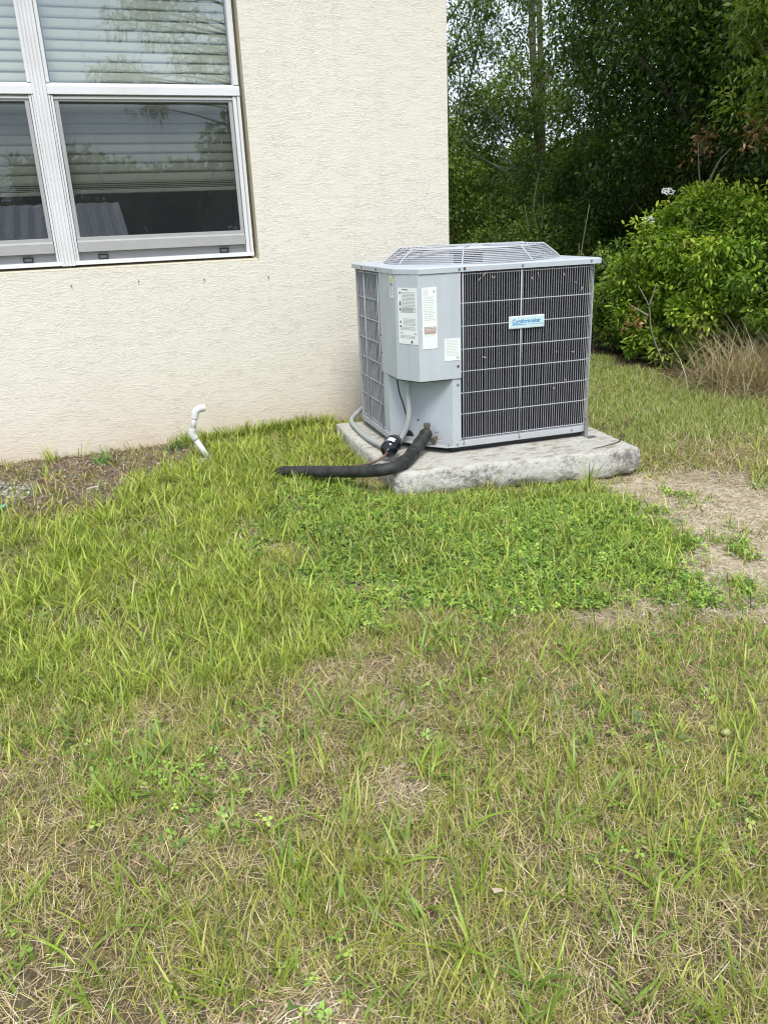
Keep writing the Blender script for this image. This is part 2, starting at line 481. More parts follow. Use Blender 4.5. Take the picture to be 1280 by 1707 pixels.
LUSH = [(-4.5, -.92), (-2.45, -.88), (-2.17, -.88), (-1.94, -.56), (-1.62, -.2), (-1.2, .05), (-.80, .05), (-.84, -.45), (-.86, -.96), (-1.07, -1.12), (-1.36, -1.32), (-1.48, -1.62), (-1.42, -2.2), (-1.35, -2.37), (-1.59, -2.52), (-1.9, -2.5), (-2.12, -2.5), (-2.33, -2.45), (-4.5, -2.5)]
BARES = [[(-1.68, -1.52), (-1.56, -1.48), (-1.5, -1.61), (-1.47, -1.75), (-1.58, -1.81), (-1.69, -1.71)],
         [(-2.15, -2.67), (-2.06, -2.59), (-1.99, -2.67), (-2.05, -2.74)],
         [(-1.08, -1.13), (-.97, -1.12), (-.89, -1.31), (-.93, -1.46), (-1.06, -1.37)],
         [(-1.62, -3.05), (-1.5, -3.0), (-1.42, -3.12), (-1.52, -3.2)],
         [(-1.95, -3.45), (-1.8, -3.38), (-1.7, -3.5), (-1.85, -3.62)]]
def fields(x, y):
    f = {}
    f['clover'] = soft(x, y, CLOVER, .13, 41, .10)
    for cx_, cy_, cr_ in ((-.06, -2.42, .075), (.14, -1.83, .05), (-.26, -2.66, .05)):
        dd = np.hypot(x - cx_, (y - cy_) * .8) + (vnoise(x, y, .06, 43) - .5) * .10
        f['clover'] = np.maximum(f['clover'], np.clip((cr_ - dd) / .05, 0, 1) * .8)
    f['sand'] = soft(x, y, SAND, .10, 45, .07) * (1 - f['clover'])
    f['sandc'] = soft(x, y, SANDC, .10, 49, .07) * (1 - .8 * f['clover'])
    f['mulch'] = soft(x, y, MULCH, .10, 53, .07)
    f['gravel'] = soft(x, y, GRAVEL, .05, 57, .03)
    f['lush'] = soft(x, y, LUSH, .14, 61, .12)
    b = 0
    for i, p in enumerate(BARES): b = np.maximum(b, soft(x, y, p, .08, 65 + 4 * i, .05))
    f['bare'] = b
    f['back'] = np.clip((x - .15) / .35, 0, 1) * np.clip((y + 1.55 - .1 * x) / .35, 0, 1)
    f['wood'] = np.clip((x - 1.62 + (vnoise(x, y, .3, 90) - .5) * .35) / .14, 0, 1)
    return f
def gz(x, y):
    x = np.asarray(x, float); y = np.asarray(y, float)
    z = (fbm(x, y, .9, 3) - .5) * .035 + (fbm(x, y, .22, 7) - .5) * .014
    near = np.exp(-((np.clip(-y, 0, None)) / .25) ** 2)
    z = z * (1 - .6 * near)
    df = (-1.36 - .128 * (x + .885)) - y
    z -= .030 * np.exp(-((df - .06) / .20) ** 2) * np.clip((x + 1.0) / .2, 0, 1) * np.clip((.6 - x) / .3, 0, 1)
    z -= .015 * np.exp(-(((x - .15) / .35) ** 2 + ((y + 1.62) / .22) ** 2))
    z -= np.clip((np.hypot(x, y + 1) - 6) / 30, 0, 1) * .4
    z += .02 * np.exp(-(((x + 1.0) / .4) ** 2 + ((y + .7) / .5) ** 2))
    return z
def axis(lo, hi, step, far):
    mid = list(np.arange(lo, hi + 1e-6, step)); o = []
    s = step; p = lo
    while p > -far: s *= 1.22; p -= s; o.append(p)
    o = o[::-1]; q = []; s = step; p = hi
    while p < far: s *= 1.22; p += s; q.append(p)
    return np.array(o + mid + q)
gx = axis(-4.2, 3.2, .034, 400); gy = axis(-4.4, 3.4, .034, 400)
GX, GY = np.meshgrid(gx, gy, indexing='ij')
xs, ys = GX.ravel(), GY.ravel()
F = fields(xs, ys)
base = np.array([.175, .15, .085])[None, :] * (0.75 + .5 * fbm(xs, ys, .35, 12))[:, None]
def over(c, col, w): return c * (1 - w[:, None]) + np.array(col)[None, :] * w[:, None]
base = over(base, (.115, .13, .05), .55 * F['lush'])
base = over(base, (.07, .10, .035), .8 * F['clover'])
base = over(base, (.46, .39, .285), .75 * F['sand'])
base = over(base, (.58, .51, .39), .85 * F['sandc'])
base = over(base, (.34, .28, .20), .8 * F['bare'])
base = over(base, (.15, .125, .10), .85 * F['mulch'])
base = over(base, (.20, .195, .19), .9 * F['gravel'])
base = over(base, (.13, .15, .06), .6 * F['back'])
base = over(base, (.12, .13, .055), .8 * np.clip((np.hypot(xs + .5, ys + 1.5) - 4.5) / 1.5, 0, 1))
base = over(base, (.075, .05, .032), .92 * F['wood'] * (np.hypot(xs, ys) < 25))
zz = gz(xs, ys)
inhouse = (xs < 0) & (ys > .12)
zz = np.where(inhouse, -.12, zz)
nx, ny = len(gx), len(gy)
ii = np.arange(nx * ny).reshape(nx, ny)
quads = np.stack([ii[:-1, :-1], ii[1:, :-1], ii[1:, 1:], ii[:-1, 1:]], -1).reshape(-1, 4)
def _ground(t, b):
    v = objcoord(t)
    a = N(t, 'ShaderNodeAttribute', attribute_name='Col')
    n = noise(t, v, 38, 8, .75)
    c = mixc(t, a.outputs['Color'], ramp(t, n, [(.3, (.45, .43, .40)), (.5, (1, 1, 1)), (.72, (1.55, 1.5, 1.42))]), 1.0, 'MULTIPLY')
    t.links.new(c, b.inputs['Base Color'])
    h = math_(t, 'ADD', noise(t, v, 70, 8, .75), math_(t, 'MULTIPLY', noise(t, v, 16, 5), 1.2)); bump(t, b, h, .012, .9)
M_GROUND = mat('soil_and_thatch', rough=.95, spec=.15, build=_ground)
g = np_mesh('ground', np.stack([xs, ys, zz], -1), [quads], base, M_GROUND, smooth=True)
tag(g, kind='structure')

# ------------------------------------------------------------------ house
house = empty('house', (0, 0, 0))
tag(house, 'cream stucco house with trowelled walls and a white double window', 'house')
WX0, WX1, WZ0, WZ1 = -2.955, -1.090, .925, 2.46
TH = .20
def rect_wall_with_hole():
    X = [-7.0, WX0, WX1, 0.0]; Z = [-.25, WZ0, WZ1, 2.75]
    v = []; f = []
    def vid(p):
        v.append(p); return len(v) - 1
    g0 = [[vid((x, 0.0, z)) for z in Z] for x in X]
    g1 = [[vid((x, TH, z)) for z in Z] for x in X]
    for i in range(3):
        for j in range(3):
            if i == 1 and j == 1: continue
            f.append([g0[i][j], g0[i + 1][j], g0[i + 1][j + 1], g0[i][j + 1]])
            f.append([g1[i][j + 1], g1[i + 1][j + 1], g1[i + 1][j], g1[i][j]])
    # return wall running back from the corner, outer face at x = 0
    a = [vid((0, 6.0, -.25)), vid((0, 6.0, 2.75)), vid((-TH, 6.0, -.25)), vid((-TH, 6.0, 2.75)), vid((-TH, TH, -.25)), vid((-TH, TH, 2.75))]
    f.append([g0[3][0], a[0], a[1], g0[3][3]])
    f.append([a[2], a[4], a[5], a[3]]); f.append([a[0], a[2], a[3], a[1]])
    f.append([g0[0][0], g0[0][3], g1[0][3], g1[0][0]])
    return v, f
v, f = rect_wall_with_hole()
wall = mk('wall', v, f, M_STUCCO, house)
# smooth stucco reveal round the opening, sill sloping outward
mb = MB()
def quad(mb, *p):
    n = len(mb.v); mb.v += list(p); mb.f.append([n, n + 1, n + 2, n + 3])
RD = .075
quad(mb, (WX1, 0, WZ0), (WX1, 0, WZ1), (WX1 - .004, RD + .12, WZ1), (WX1 - .004, RD + .12, WZ0))
quad(mb, (WX0, 0, WZ1), (WX0, 0, WZ0), (WX0 + .004, RD + .12, WZ0), (WX0 + .004, RD + .12, WZ1))
quad(mb, (WX0, 0, WZ1), (WX0, RD + .12, WZ1), (WX1, RD + .12, WZ1), (WX1, 0, WZ1))
mb.build('window_reveal', M_REVEAL, house)
mb = MB()
quad(mb, (WX0, -.001, WZ0), (WX1, -.001, WZ0), (WX1, RD + .12, WZ0 + .022), (WX0, RD + .12, WZ0 + .022))
mb.build('window_sill', mat('sill_stucco', (.62, .57, .45), .8, spec=.25), house)
# roof with eave
mb = MB()
mb.v += [(-7.3, -.30, 2.76), (.30, -.30, 2.76), (.30, 6.3, 2.76), (-7.3, 6.3, 2.76), (-7.3, -.30, 2.92), (.30, -.30, 2.92), (.30, 6.3, 2.92), (-7.3, 6.3, 2.92), (-4.5, 3, 4.0), (-2.6, 3, 4.0)]
mb.f += [[0, 3, 2, 1], [0, 1, 5, 4], [1, 2, 6, 5], [2, 3, 7, 6], [3, 0, 4, 7], [4, 5, 9, 8], [5, 6, 9], [6, 7, 8, 9], [7, 4, 8]]
mb.build('roof', mat('brown_shingle', (.16, .13, .11), .9), house)
# dark room behind the glass
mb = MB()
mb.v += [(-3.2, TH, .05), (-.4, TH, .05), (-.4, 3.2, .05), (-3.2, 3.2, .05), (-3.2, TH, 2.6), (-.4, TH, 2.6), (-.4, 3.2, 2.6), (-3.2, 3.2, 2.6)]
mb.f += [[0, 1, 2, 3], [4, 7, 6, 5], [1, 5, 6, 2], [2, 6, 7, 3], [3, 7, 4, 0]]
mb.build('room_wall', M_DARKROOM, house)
# shutter anchors
for ax, az in ((-2.033, .851), (-1.714, .854), (-1.388, .843), (-1.052, .835)):
    m_ = MB().disc((ax, .001, az), (0, -1, 0), .0030, .009, 8); m_.disc((ax, -.008, az), (0, -1, 0), .0020, .004, 8)
    m_.build('shutter_anchor', M_RUST, house)

def ribs(x0, x1, n, y, dy):
    """ribbed vertical profile seen in plan"""
    p = []; w = (x1 - x0) / n
    for i in range(n):
        a = x0 + i * w
        p += [(a + .0005, y + dy), (a + w * .12, y), (a + w * .80, y), (a + w * .92, y + dy)]
    return p + [(x1, y + .05), (x0, y + .05)]
MX0, MX1 = -2.060, -1.996
MB().prism(ribs(MX0, MX1, 4, .040, .005), .942, WZ1 - .003).build('mullion', M_WHITE, house)

def window(x0, x1, inner, label):
    """x0..x1; inner = +1 when the mullion is on the left side"""
    m = MB(); zt = WZ1 - .004; zb = .944
    wL, wR = (.016, .026) if inner > 0 else (.026, .016)
    m.box(x0, x0 + wL, .052, .105, 1.749, zt); m.box(x1 - wR, x1, .052, .105, 1.749, zt)
    m.box(x0 + wL, x1 - wR, .052, .105, zt - .03, zt)
    # lower jamb tracks: two lips with a groove
    gL, gR = (.010, .018) if inner > 0 else (.018, .010)
    m.box(x0, x0 + gL * .8, .048, .105, zb, 1.7); m.box(x0 + gL * .8, x0 + gL * 1.05, .062, .105, zb, 1.7); m.box(x0 + gL * 1.05, x0 + gL * 2.0, .050, .105, zb, 1.697)
    m.box(x1 - gR * .8, x1, .048, .105, zb, 1.7); m.box(x1 - gR * 1.05, x1 - gR * .8, .062, .105, zb, 1.7); m.box(x1 - gR * 2.0, x1 - gR * 1.05, .050, .105, zb, 1.697)
    # head strip of the lower light
    m.box(x0 + gL * 2, x1 - gR * 2, .054, .105, 1.682, 1.690)
    # sill
    n = len(m.v)
    m.v += [(x0 - .001, .046, zb), (x1 + .001, .046, zb), (x1 + .001, .12, zb), (x0 - .001, .12, zb), (x0 - .001, .046, zb + .017), (x1 + .001, .046, zb + .017), (x1 + .001, .12, zb + .025), (x0 - .001, .12, zb + .025)]
    m.f += [[n + i for i in q] for q in ((0, 3, 2, 1), (4, 5, 6, 7), (0, 1, 5, 4), (1, 2, 6, 5), (2, 3, 7, 6), (3, 0, 4, 7))]
    w = m.build('window', M_WHITE, house, bevel=.0012)
    if label: w['label'] = label
    r = MB()
    xa, xb = x0 - .001, x1 + .001
    r.prism([(.044, 1.700), (.044, 1.734), (.060, 1.749), (.105, 1.749), (.105, 1.700)], xa, xb)
    r.v = [(z, x, y) for (x, y, z) in r.v]
    r.build('meeting_rail', M_WHITE, w, bevel=.001)
    # panes
    def pane(z0, z1, y, nm, xa=x0 + .01, xb=x1 - .01):
        return mk(nm, [(xa, y, z0), (xb, y, z0), (xb, y, z1), (xa, y, z1)], [[0, 1, 2, 3]], M_GLASS, w)
    pane(1.745, zt - .02, .088, 'upper_pane')
    pane(1.0, 1.70, .098, 'lower_pane')
    # lower sash bottom rail, seen in the gap under the screen
    MB().box(x0 + gL * 2, x1 - gR * 2, .080, .110, zb + .02, 1.045).build('sash_rail', M_GREYAL, w)
    # screen frame, riding up a little and a touch askew
    sx0, sx1 = x0 + gL * 2 + .003, x1 - gR * 2 - .003; s = MB(); sw = .018
    y0, y1 = .060, .072
    s.box(sx0, sx0 + sw, y0, y1, 1.072, 1.683); s.box(sx1 - sw, sx1, y0, y1, 1.072, 1.683); s.box(sx0 + sw, sx1 - sw, y0, y1, 1.672, 1.683)
    k = len(s.v)
    s.prism([(y0 - .012, 1.004), (y0 - .012, 1.050), (y0 - .002, 1.056), (y0 - .002, 1.073), (y1, 1.073), (y1, 1.004)], sx0, sx1)
    s.v = s.v[:k] + [(z, x, y) for (x, y, z) in s.v[k:]]
    s.build('screen_frame', M_GREYAL, w, bevel=.001)
    mk('insect_screen', [(sx0 + sw, .067, 1.07), (sx1 - sw, .067, 1.07), (sx1 - sw, .067, 1.675), (sx0 + sw, .067, 1.675)], [[0, 1, 2, 3]], M_SCREEN, w)
    for tx in (x0 + .135, x1 - .150):
        q = MB(); a, b_, c_, d_ = tx - .023, tx + .023, .966, .990
        q.box(a, b_, .072, .080, c_, c_ + .005).box(a, a + .005, .072, .080, c_ + .005, d_).box(b_ - .005, b_, .072, .080, c_ + .005, d_).box(a + .005, b_ - .005, .072, .080, d_ - .005, d_)
        q.build('screen_tab', M_TAB, w)
window(-1.996, -1.106, 1, None)
window(-2.940, -2.060, -1, None)

# blinds
def slat_mesh(w):
    v = []; f = []; n = 5; hw = .0236; tilt = math.radians(82)
    for e in (0, 1):
        for k in range(n):
            u = -hw + 2 * hw * k / (n - 1); c = .0012 * (1 - (u / hw) ** 2)
            # outside edge low, room edge high
            y = u * math.cos(tilt) - c * math.sin(tilt); z = u * math.sin(tilt) + c * math.cos(tilt)
            v.append((e * w, y, z))
    for k in range(n - 1): f.append([k, k + 1, n + k + 1, n + k])
    m = len(v); v += [(x, y + .0022, z - .001) for x, y, z in v]
    f += [[m + i for i in reversed(q)] for q in f[:]]
    f += [[0, n, m + n, m], [n - 1, m + n - 1, m + 2 * n - 1, 2 * n - 1]]
    me = bpy.data.meshes.new('slat'); me.from_pydata(v, [], f); me.materials.append(M_SLAT); me.update()
    me.polygons.foreach_set('use_smooth', np.ones(len(me.polygons), dtype=bool))
    return me
def blind(x0, x1, label, zbot):
    b = empty('window_blind', ((x0 + x1) / 2, .16, zbot))
    tag(b, label, 'blind', 'cream slatted blinds behind the window panes')
    me = slat_mesh(x1 - x0); z = zbot + .075; k = 0
    while z < 2.43:
        o = bpy.data.objects.new('slat', me); COL.objects.link(o); o.parent = b
        o.location = (x0 - (x0 + x1) / 2, 0, z - zbot)
        o.rotation_euler = (random.uniform(-.05, .05), random.uniform(-.0015, .0015), 0)
        z += .0445
    hw = (x1 - x0) / 2
    MB().box(-hw, hw, -.024, .020, 0, .018).build('bottom_rail', M_SLAT, b, bevel=.003)
    for i in range(4):
        o = MB().box(-hw, hw, -.024 + random.uniform(-.002, .002), .022, .022 + i * .0085, .0255 + i * .0085).build('slat', M_SLAT, b)
        o.rotation_euler = (0, random.uniform(-.003, .003), 0)
    for s in (-.62, .0, .66):
        MB().tube([(s * hw, -.027, .02), (s * hw, -.027, 2.44 - zbot)], .0011, 4).build('ladder_cord', M_SLAT, b)
blind(-1.975, -1.125, 'cream slatted blind lowered two thirds behind the wider right-hand window light', 1.272)
blind(-2.92, -2.075, 'cream slatted blind behind the left window light cut off by the photo edge', 1.268)

# ------------------------------------------------------------------ concrete pad
def pad():
    nu, nv, nw = 90, 84, 9
    v = []; f = []; idx = {}
    q = [Vector((*p, 0)) for p in PAD]
    def P(a, b_): return (q[0] * (1 - a) + q[1] * a) * (1 - b_) + (q[3] * (1 - a) + q[2] * a) * b_
    C0 = (q[0] + q[1] + q[2] + q[3]) / 4
    zt = .095
    def top(i, j):
        p = P(i / nu, j / nv); edge = min(i, j, nu - i, nv - j)
        n = mnoise.noise(p * 6) * .003 + mnoise.noise(p * 30) * .0012
        drop = (.0025 + .007 * max(0, mnoise.noise(p * 16))) if edge == 0 else (.0005 if edge == 1 else 0)
        inn = (C0 - p).normalized()
        r = inn * (.004 * abs(mnoise.noise(p * 14)) if edge == 0 else 0)
        return Vector((p.x + r.x, p.y + r.y, zt + n - drop))
    for i in range(nu + 1):
        for j in range(nv + 1):
            idx[(i, j)] = len(v); v.append(tuple(top(i, j)))
    for i in range(nu):
        for j in range(nv): f.append([idx[i, j], idx[i + 1, j], idx[i + 1, j + 1], idx[i, j + 1]])
    ring = [(i, 0) for i in range(nu)] + [(nu, j) for j in range(nv)] + [(i, nv) for i in range(nu, 0, -1)] + [(0, j) for j in range(nv, 0, -1)]
    prev = [idx[r] for r in ring]
    for k in range(1, nw + 1):
        cur = []
        for (i, j) in ring:
            p = P(i / nu, j / nv); d = (p - C0); d.normalize(); t = k / nw
            bot = -.030 + .016 * (mnoise.noise(p * 9) + .6 * mnoise.noise(p * 23))
            z = (zt - .008) * (1 - t) + bot * t
            pp = Vector((p.x, p.y, z))
            r = mnoise.noise(pp * 11) * .005 * t + mnoise.noise(pp * 38) * .006 * min(1, t * 2) + mnoise.noise(pp * 80) * .005
            r += .006 * t * (1 - t) * 2 - .020 * max(0, t - .65) / .35 * (1 + mnoise.noise(p * 7))
            cur.append(len(v)); v.append((p.x + d.x * r, p.y + d.y * r, z))
        m = len(ring)
        for a in range(m):
            b_ = (a + 1) % m; f.append([prev[a], cur[a], cur[b_], prev[b_]])
        prev = cur
    f.append(prev[::-1])
    o = mk('concrete_pad', v, f, M_CONC, None, smooth=False)
    o.data.polygons.foreach_set('use_smooth', np.ones(len(o.data.polygons), dtype=bool))
    tag(o, 'weathered concrete slab with chipped lichen-dark edges under the air conditioner', 'concrete pad')
    return o
pad()

# ------------------------------------------------------------------ air conditioner (local frame: s along front, t to the back)
AZ = -.044545
ac = empty('air_conditioner', (-.7454, -1.1861, .0), AZ)
tag(ac, 'grey outdoor air conditioning unit with wire guard and domed fan grille', 'air conditioner')
SW, TD = .918, .790            # body
RR = .085                      # corner radius of coil and guard
ZB, ZT = .142, .8757
def guard_path(ins=0.0, seg=8, s_start=.2466, t_end=.335):
    p = [(s_start, ins)]
    def arc(cx, cy, a0, a1):
        r = RR - ins
        for k in range(seg + 1):
            a = a0 + (a1 - a0) * k / seg
            p.append((cx + r * math.cos(a), cy + r * math.sin(a)))
    arc(SW - RR, RR, -PI / 2, 0); arc(SW - RR, TD - RR, 0, PI / 2); arc(RR, TD - RR, PI / 2, PI)
    p.append((ins, t_end))
    return p
def resample(p, d):
    P = [Vector((*q, 0)) for q in p]; out = []; acc = 0.0; nxt = 0.0
    for a, b_ in zip(P[:-1], P[1:]):
        l = (b_ - a).length
        while nxt <= acc + l:
            out.append(a.lerp(b_, (nxt - acc) / l)); nxt += d
        acc += l
    return out, acc
# coil
cp = guard_path(.017, s_start=.232, t_end=.325)
n = len(cp); v = [(p[0], p[1], ZB) for p in cp] + [(p[0], p[1], ZT) for p in cp]
f = [[i, i + 1, n + i + 1, n + i] for i in range(n - 1)]
cp2 = guard_path(.045, s_start=.232, t_end=.325); m0 = len(v)
v += [(p[0], p[1], ZB) for p in cp2] + [(p[0], p[1], ZT) for p in cp2]
f += [[m0 + i, m0 + n + i, m0 + n + i + 1, m0 + i + 1] for i in range(n - 1)]
f += [[0, n, m0 + n, m0], [n - 1, m0 + n - 1, m0 + 2 * n - 1, 2 * n - 1]]
mk('condenser_coil', v, f, M_COIL, ac)
# horizontal guard wires: eight, one mesh
gp = guard_path(0.0)
hw_me = None
ZK = [.8651, .7472, .6515, .5545, .4588, .3640, .2702, .1601]
for z in ZK:
    if hw_me is None:
        o = MB().tube([(p[0], p[1] + 0, 0) for p in gp], .0021, 5).build('guard_wire', M_WIRE, ac, smooth=True); hw_me = o.data
    else:
        o = bpy.data.objects.new('guard_wire', hw_me); COL.objects.link(o); o.parent = ac
    o.location = (0, 0, z)
# fine upright wires: several hundred, one mesh
pts, tot = resample(gp, .01125)
mb = MB()
for i, p in enumerate(pts):
    if i == 0: continue
    jx = random.uniform(-.0007, .0007)
    q = [(p.x + jx, p.y - .0012, .150), (p.x + jx + random.uniform(-.0008, .0008), p.y - .0012, .5), (p.x + random.uniform(-.0006, .0006), p.y - .0012, .8735)]
    mb.tube(q, .00125, 4, cap=False)
tag(mb.build('upright_wires', M_WIRE, ac, smooth=True), kind='stuff')
# heavy uprights
HV = [(.2566, -.004), (.5282, -.004), (SW - .004, .055), (-.004, .363), (-.004, .581), (SW + .003, .30), (SW + .003, .52), (.30, TD + .003), (.60, TD + .003)]
for p in HV:
    MB().tube([(p[0], p[1], .128), (p[0], p[1], .885)], .0029, 6).build('heavy_wire', M_WIRE, ac, smooth=True)
# pale corner strip at the back left
mb = MB(); v_ = []
for k in range(7):
    a = PI / 2 + (PI / 2) * (k / 6) * .9 + .12
    v_.append((RR + (RR + .006) * math.cos(a), TD - RR + (RR + .006) * math.sin(a)))
in_ = [(RR + (RR - .004) * math.cos(PI / 2 + (PI / 2) * (k / 6) * .9 + .12), TD - RR + (RR - .004) * math.sin(PI / 2 + (PI / 2) * (k / 6) * .9 + .12)) for k in reversed(range(7))]
mb.prism(v_ + in_, .146, .872).build('corner_post', M_CONDUIT, ac)
# base rim and pan
def footprint(off=0.0, diag=((0, .262), (.207, 0)), front=.0):
    """closed outline, counter-clockwise from the front-left cut"""
    p = [(diag[1][0] - off * .3, -off), ]
    r = RR + off; seg = 8
    for cx, cy, a0 in ((SW - RR, RR, -PI / 2), (SW - RR, TD - RR, 0), (RR, TD - RR, PI / 2)):
        for k in range(seg + 1):
            a = a0 + PI / 2 * k / seg; p.append((cx + r * math.cos(a), cy + r * math.sin(a)))
    p.append((-off, diag[0][1] - off * .3))
    return p
rim_o = footprint(.006); rim_i = footprint(-.02); k = len(rim_o)
def ring(name, po, pi_, z0, z1, m, par, bevel=0.0, closed=True):
    n = len(po); v = [(*p, z0) for p in po] + [(*p, z1) for p in po] + [(*p, z0) for p in pi_] + [(*p, z1) for p in pi_]; f = []
    for i in range(n if closed else n - 1):
        j = (i + 1) % n
        f += [[i, j, n + j, n + i], [2 * n + j, 2 * n + i, 3 * n + i, 3 * n + j], [n + i, n + j, 3 * n + j, 3 * n + i], [j, i, 2 * n + i, 2 * n + j]]
    return mk(name, v, f, m, par, bevel=bevel)
ring('base_rim', rim_o, rim_i, .1215, .150, M_AC, ac, bevel=.0015)
MB().prism(footprint(-.012), .104, .1212).build('base_pan', M_BLACK, ac)
MB().prism(footprint(-.03), .1225, .140).build('base_floor', M_AC, ac)
# feet: small clips standing on the slab
for s_, t_ in ((.07, .30), (.09, .70), (.82, .70), (.74, .10), (.24, .06)):
    MB().box(s_ - .035, s_ + .035, t_ - .03, t_ + .03, .0945, .1038).build('foot', M_BLACK, ac)
# a bent hold-down strap at the right corner
mb = MB(); mb.box(.868, .884, -.010, -.0075, .095, .19).box(.868, .915, -.045, -.0105, .0945, .0985)
mb.build('hold_down_strap', M_SCREW, ac)
# corner panel below the electric cover (left strip, diagonal, right strip)
a_, b_, c_, d_ = (-.001, .335), (-.001, .262), (.207, -.001), (.2466, -.001)
def inset(p, q): return (p[0] + .002 + q, p[1] + .002 + q)
mb = MB(); mb.prism([a_, b_, c_, d_, (d_[0], .004), (c_[0] + .002, .004), (.004, b_[1] + .002), (.004, a_[1])], .1505, .50)
mb.build('corner_panel', M_AC, ac, bevel=.0012)
# rolled lip of the base at the cut corner
mb = MB(); mb.prism([(.205, -.010), (.262, -.0075), (.262, .01), (.20, .02), (.03, .235), (.0, .262), (-.010, .262), (-.010, .255), (.105, .065), (.17, .0)], .1235, .1295)
mb.build('base_lip', M_AC, ac, bevel=.001)
for kx in ((.155, .065, .196), (.045, .205, .19)):
    nrm = Vector((-.785, -.62, 0)); c0 = Vector(kx) + nrm * .001
    MB().disc(c0, nrm, .013, .0016, 20).build('knockout', M_AC, ac, bevel=.0006)
nrm = Vector((-.785, -.62, 0))
MB().disc(Vector((.095, .141, .231)) + nrm * .0005, nrm, .0045, .0009, 12).build('drilled_hole', M_BLACK, ac)
mb = MB(); mb.disc(Vector((.060, .185, .150)) + nrm * .0008, nrm, .030, .0012, 18); mb.build('pipe_opening', M_BLACK, ac)
# electric cover (box corner)
CO = .007
cov = [(-CO, .336), (-CO, .110), (.055, -CO), (.2466, -CO), (.2466, .03), (.10, .14), (.03, .336)]
mb = MB(); mb.prism(cov, .4315, .8745)
cover = mb.build('control_cover', M_AC, ac, bevel=.0022, seg=3)
mb = MB(); mb.prism([(-CO + .001, .25), (-CO + .001, .112), (.056, -CO + .001), (.20, -CO + .001), (.205, .01), (.012, .25)], .428, .4315); mb.build('cover_bottom_plate', M_BLACK, ac)
# lid
LO = .0115
def lid_outline(o):
    S0, S1, T0, T1 = -o, SW + o * .2, -o, TD + o
    r = .022; p = [(.0565, T0), (.30, T0), (S1 - r, T0)]
    for k in range(1, 6):
        a = -PI / 2 + PI / 2 * k / 5; p.append((S1 - r + r * math.cos(a), T0 + r + r * math.sin(a)))
    p.append((S1, .4)); r2 = .05
    for k in range(0, 6):
        a = PI / 2 * k / 5; p.append((S1 - r2 + r2 * math.cos(a), T1 - r2 + r2 * math.sin(a)))
    p.append((.45, T1))
    for k in range(0, 6):
        a = PI / 2 + PI / 2 * k / 5; p.append((S0 + r2 + r2 * math.cos(a), T1 - r2 + r2 * math.sin(a)))
    p += [(S0, .4), (S0, .112)]
    return p
LC = (.452, .392)
def ray_outline(poly, ang):
    d = (math.cos(ang), math.sin(ang)); best = None
    for i in range(len(poly)):
        x0, y0 = poly[i][0] - LC[0], poly[i][1] - LC[1]; j = (i + 1) % len(poly)
        x1, y1 = poly[j][0] - LC[0], poly[j][1] - LC[1]
        ex, ey = x1 - x0, y1 - y0; den = d[0] * ey - d[1] * ex
        if abs(den) < 1e-12: continue
        t = (x0 * ey - y0 * ex) / den; u = (x0 * d[1] - y0 * d[0]) / den
        if t > 0 and -1e-9 <= u <= 1 + 1e-9 and (best is None or t < best): best = t
    return (LC[0] + d[0] * best, LC[1] + d[1] * best)
po = lid_outline(LO)
angs = sorted(set([round(math.atan2(p[1] - LC[1], p[0] - LC[0]) % (2 * PI), 6) for p in po] + [round(2 * PI * k / 72, 6) for k in range(72)]))
O1 = [ray_outline(po, a) for a in angs]; n = len(angs)
def lerp2(a, b_, t): return (a[0] + (b_[0] - a[0]) * t, a[1] + (b_[1] - a[1]) * t)
levels = [(0.0, ZT), (0.0, .8955), (.014, .8995), (.030, .9005)]
v = []; f = []
for t_, z in levels: v += [(*lerp2(p, LC, t_), z) for p in O1]
R0 = .352
v += [(LC[0] + (R0 + .012) * math.cos(a), LC[1] + (R0 + .012) * math.sin(a), .9055) for a in angs]
v += [(LC[0] + R0 * math.cos(a), LC[1] + R0 * math.sin(a), .9045) for a in angs]
v += [(LC[0] + (R0 - .004) * math.cos(a), LC[1] + (R0 - .004) * math.sin(a), .84) for a in angs]
for l in range(6):
    for i in range(n):
        j = (i + 1) % n; f.append([l * n + i, l * n + j, (l + 1) * n + j, (l + 1) * n + i])
b0 = len(v); v += [(*lerp2(p, LC, .02), ZT) for p in O1]
for i in range(n): j = (i + 1) % n; f.append([i, b0 + i, b0 + j, j])
mk('top_panel', v, f, M_AC, ac)
# dark interior, fan and motor
v = []; f = []; SEG = 40
for z in (.84, .60):
    v += [(LC[0] + .346 * math.cos(2 * PI * k / SEG), LC[1] + .346 * math.sin(2 * PI * k / SEG), z) for k in range(SEG)]
f = [[i, (i + 1) % SEG, SEG + (i + 1) % SEG, SEG + i] for i in range(SEG)]; f.append([SEG + i for i in range(SEG)])
mk('fan_shroud', v, f, M_BLACK, ac)
mot = MB().tube([(LC[0], LC[1], .80), (LC[0], LC[1], .935)], .068, 20).build('fan_motor', M_BLACK, ac, bevel=.006)
for k in range(3):
    a0 = 2 * PI * k / 3 + .4; v = []; f = []
    for i in range(6):
        r = .05 + .27 * i / 5; w = .32 + .18 * i / 5
        for s in (-1, 1):
            a = a0 + s * w; v.append((LC[0] + r * math.cos(a), LC[1] + r * math.sin(a), .79 + s * .03))
    f = [[2 * i, 2 * i + 1, 2 * i + 3, 2 * i + 2] for i in range(5)]
    mk('fan_blade', v, f, M_GREYAL, ac)
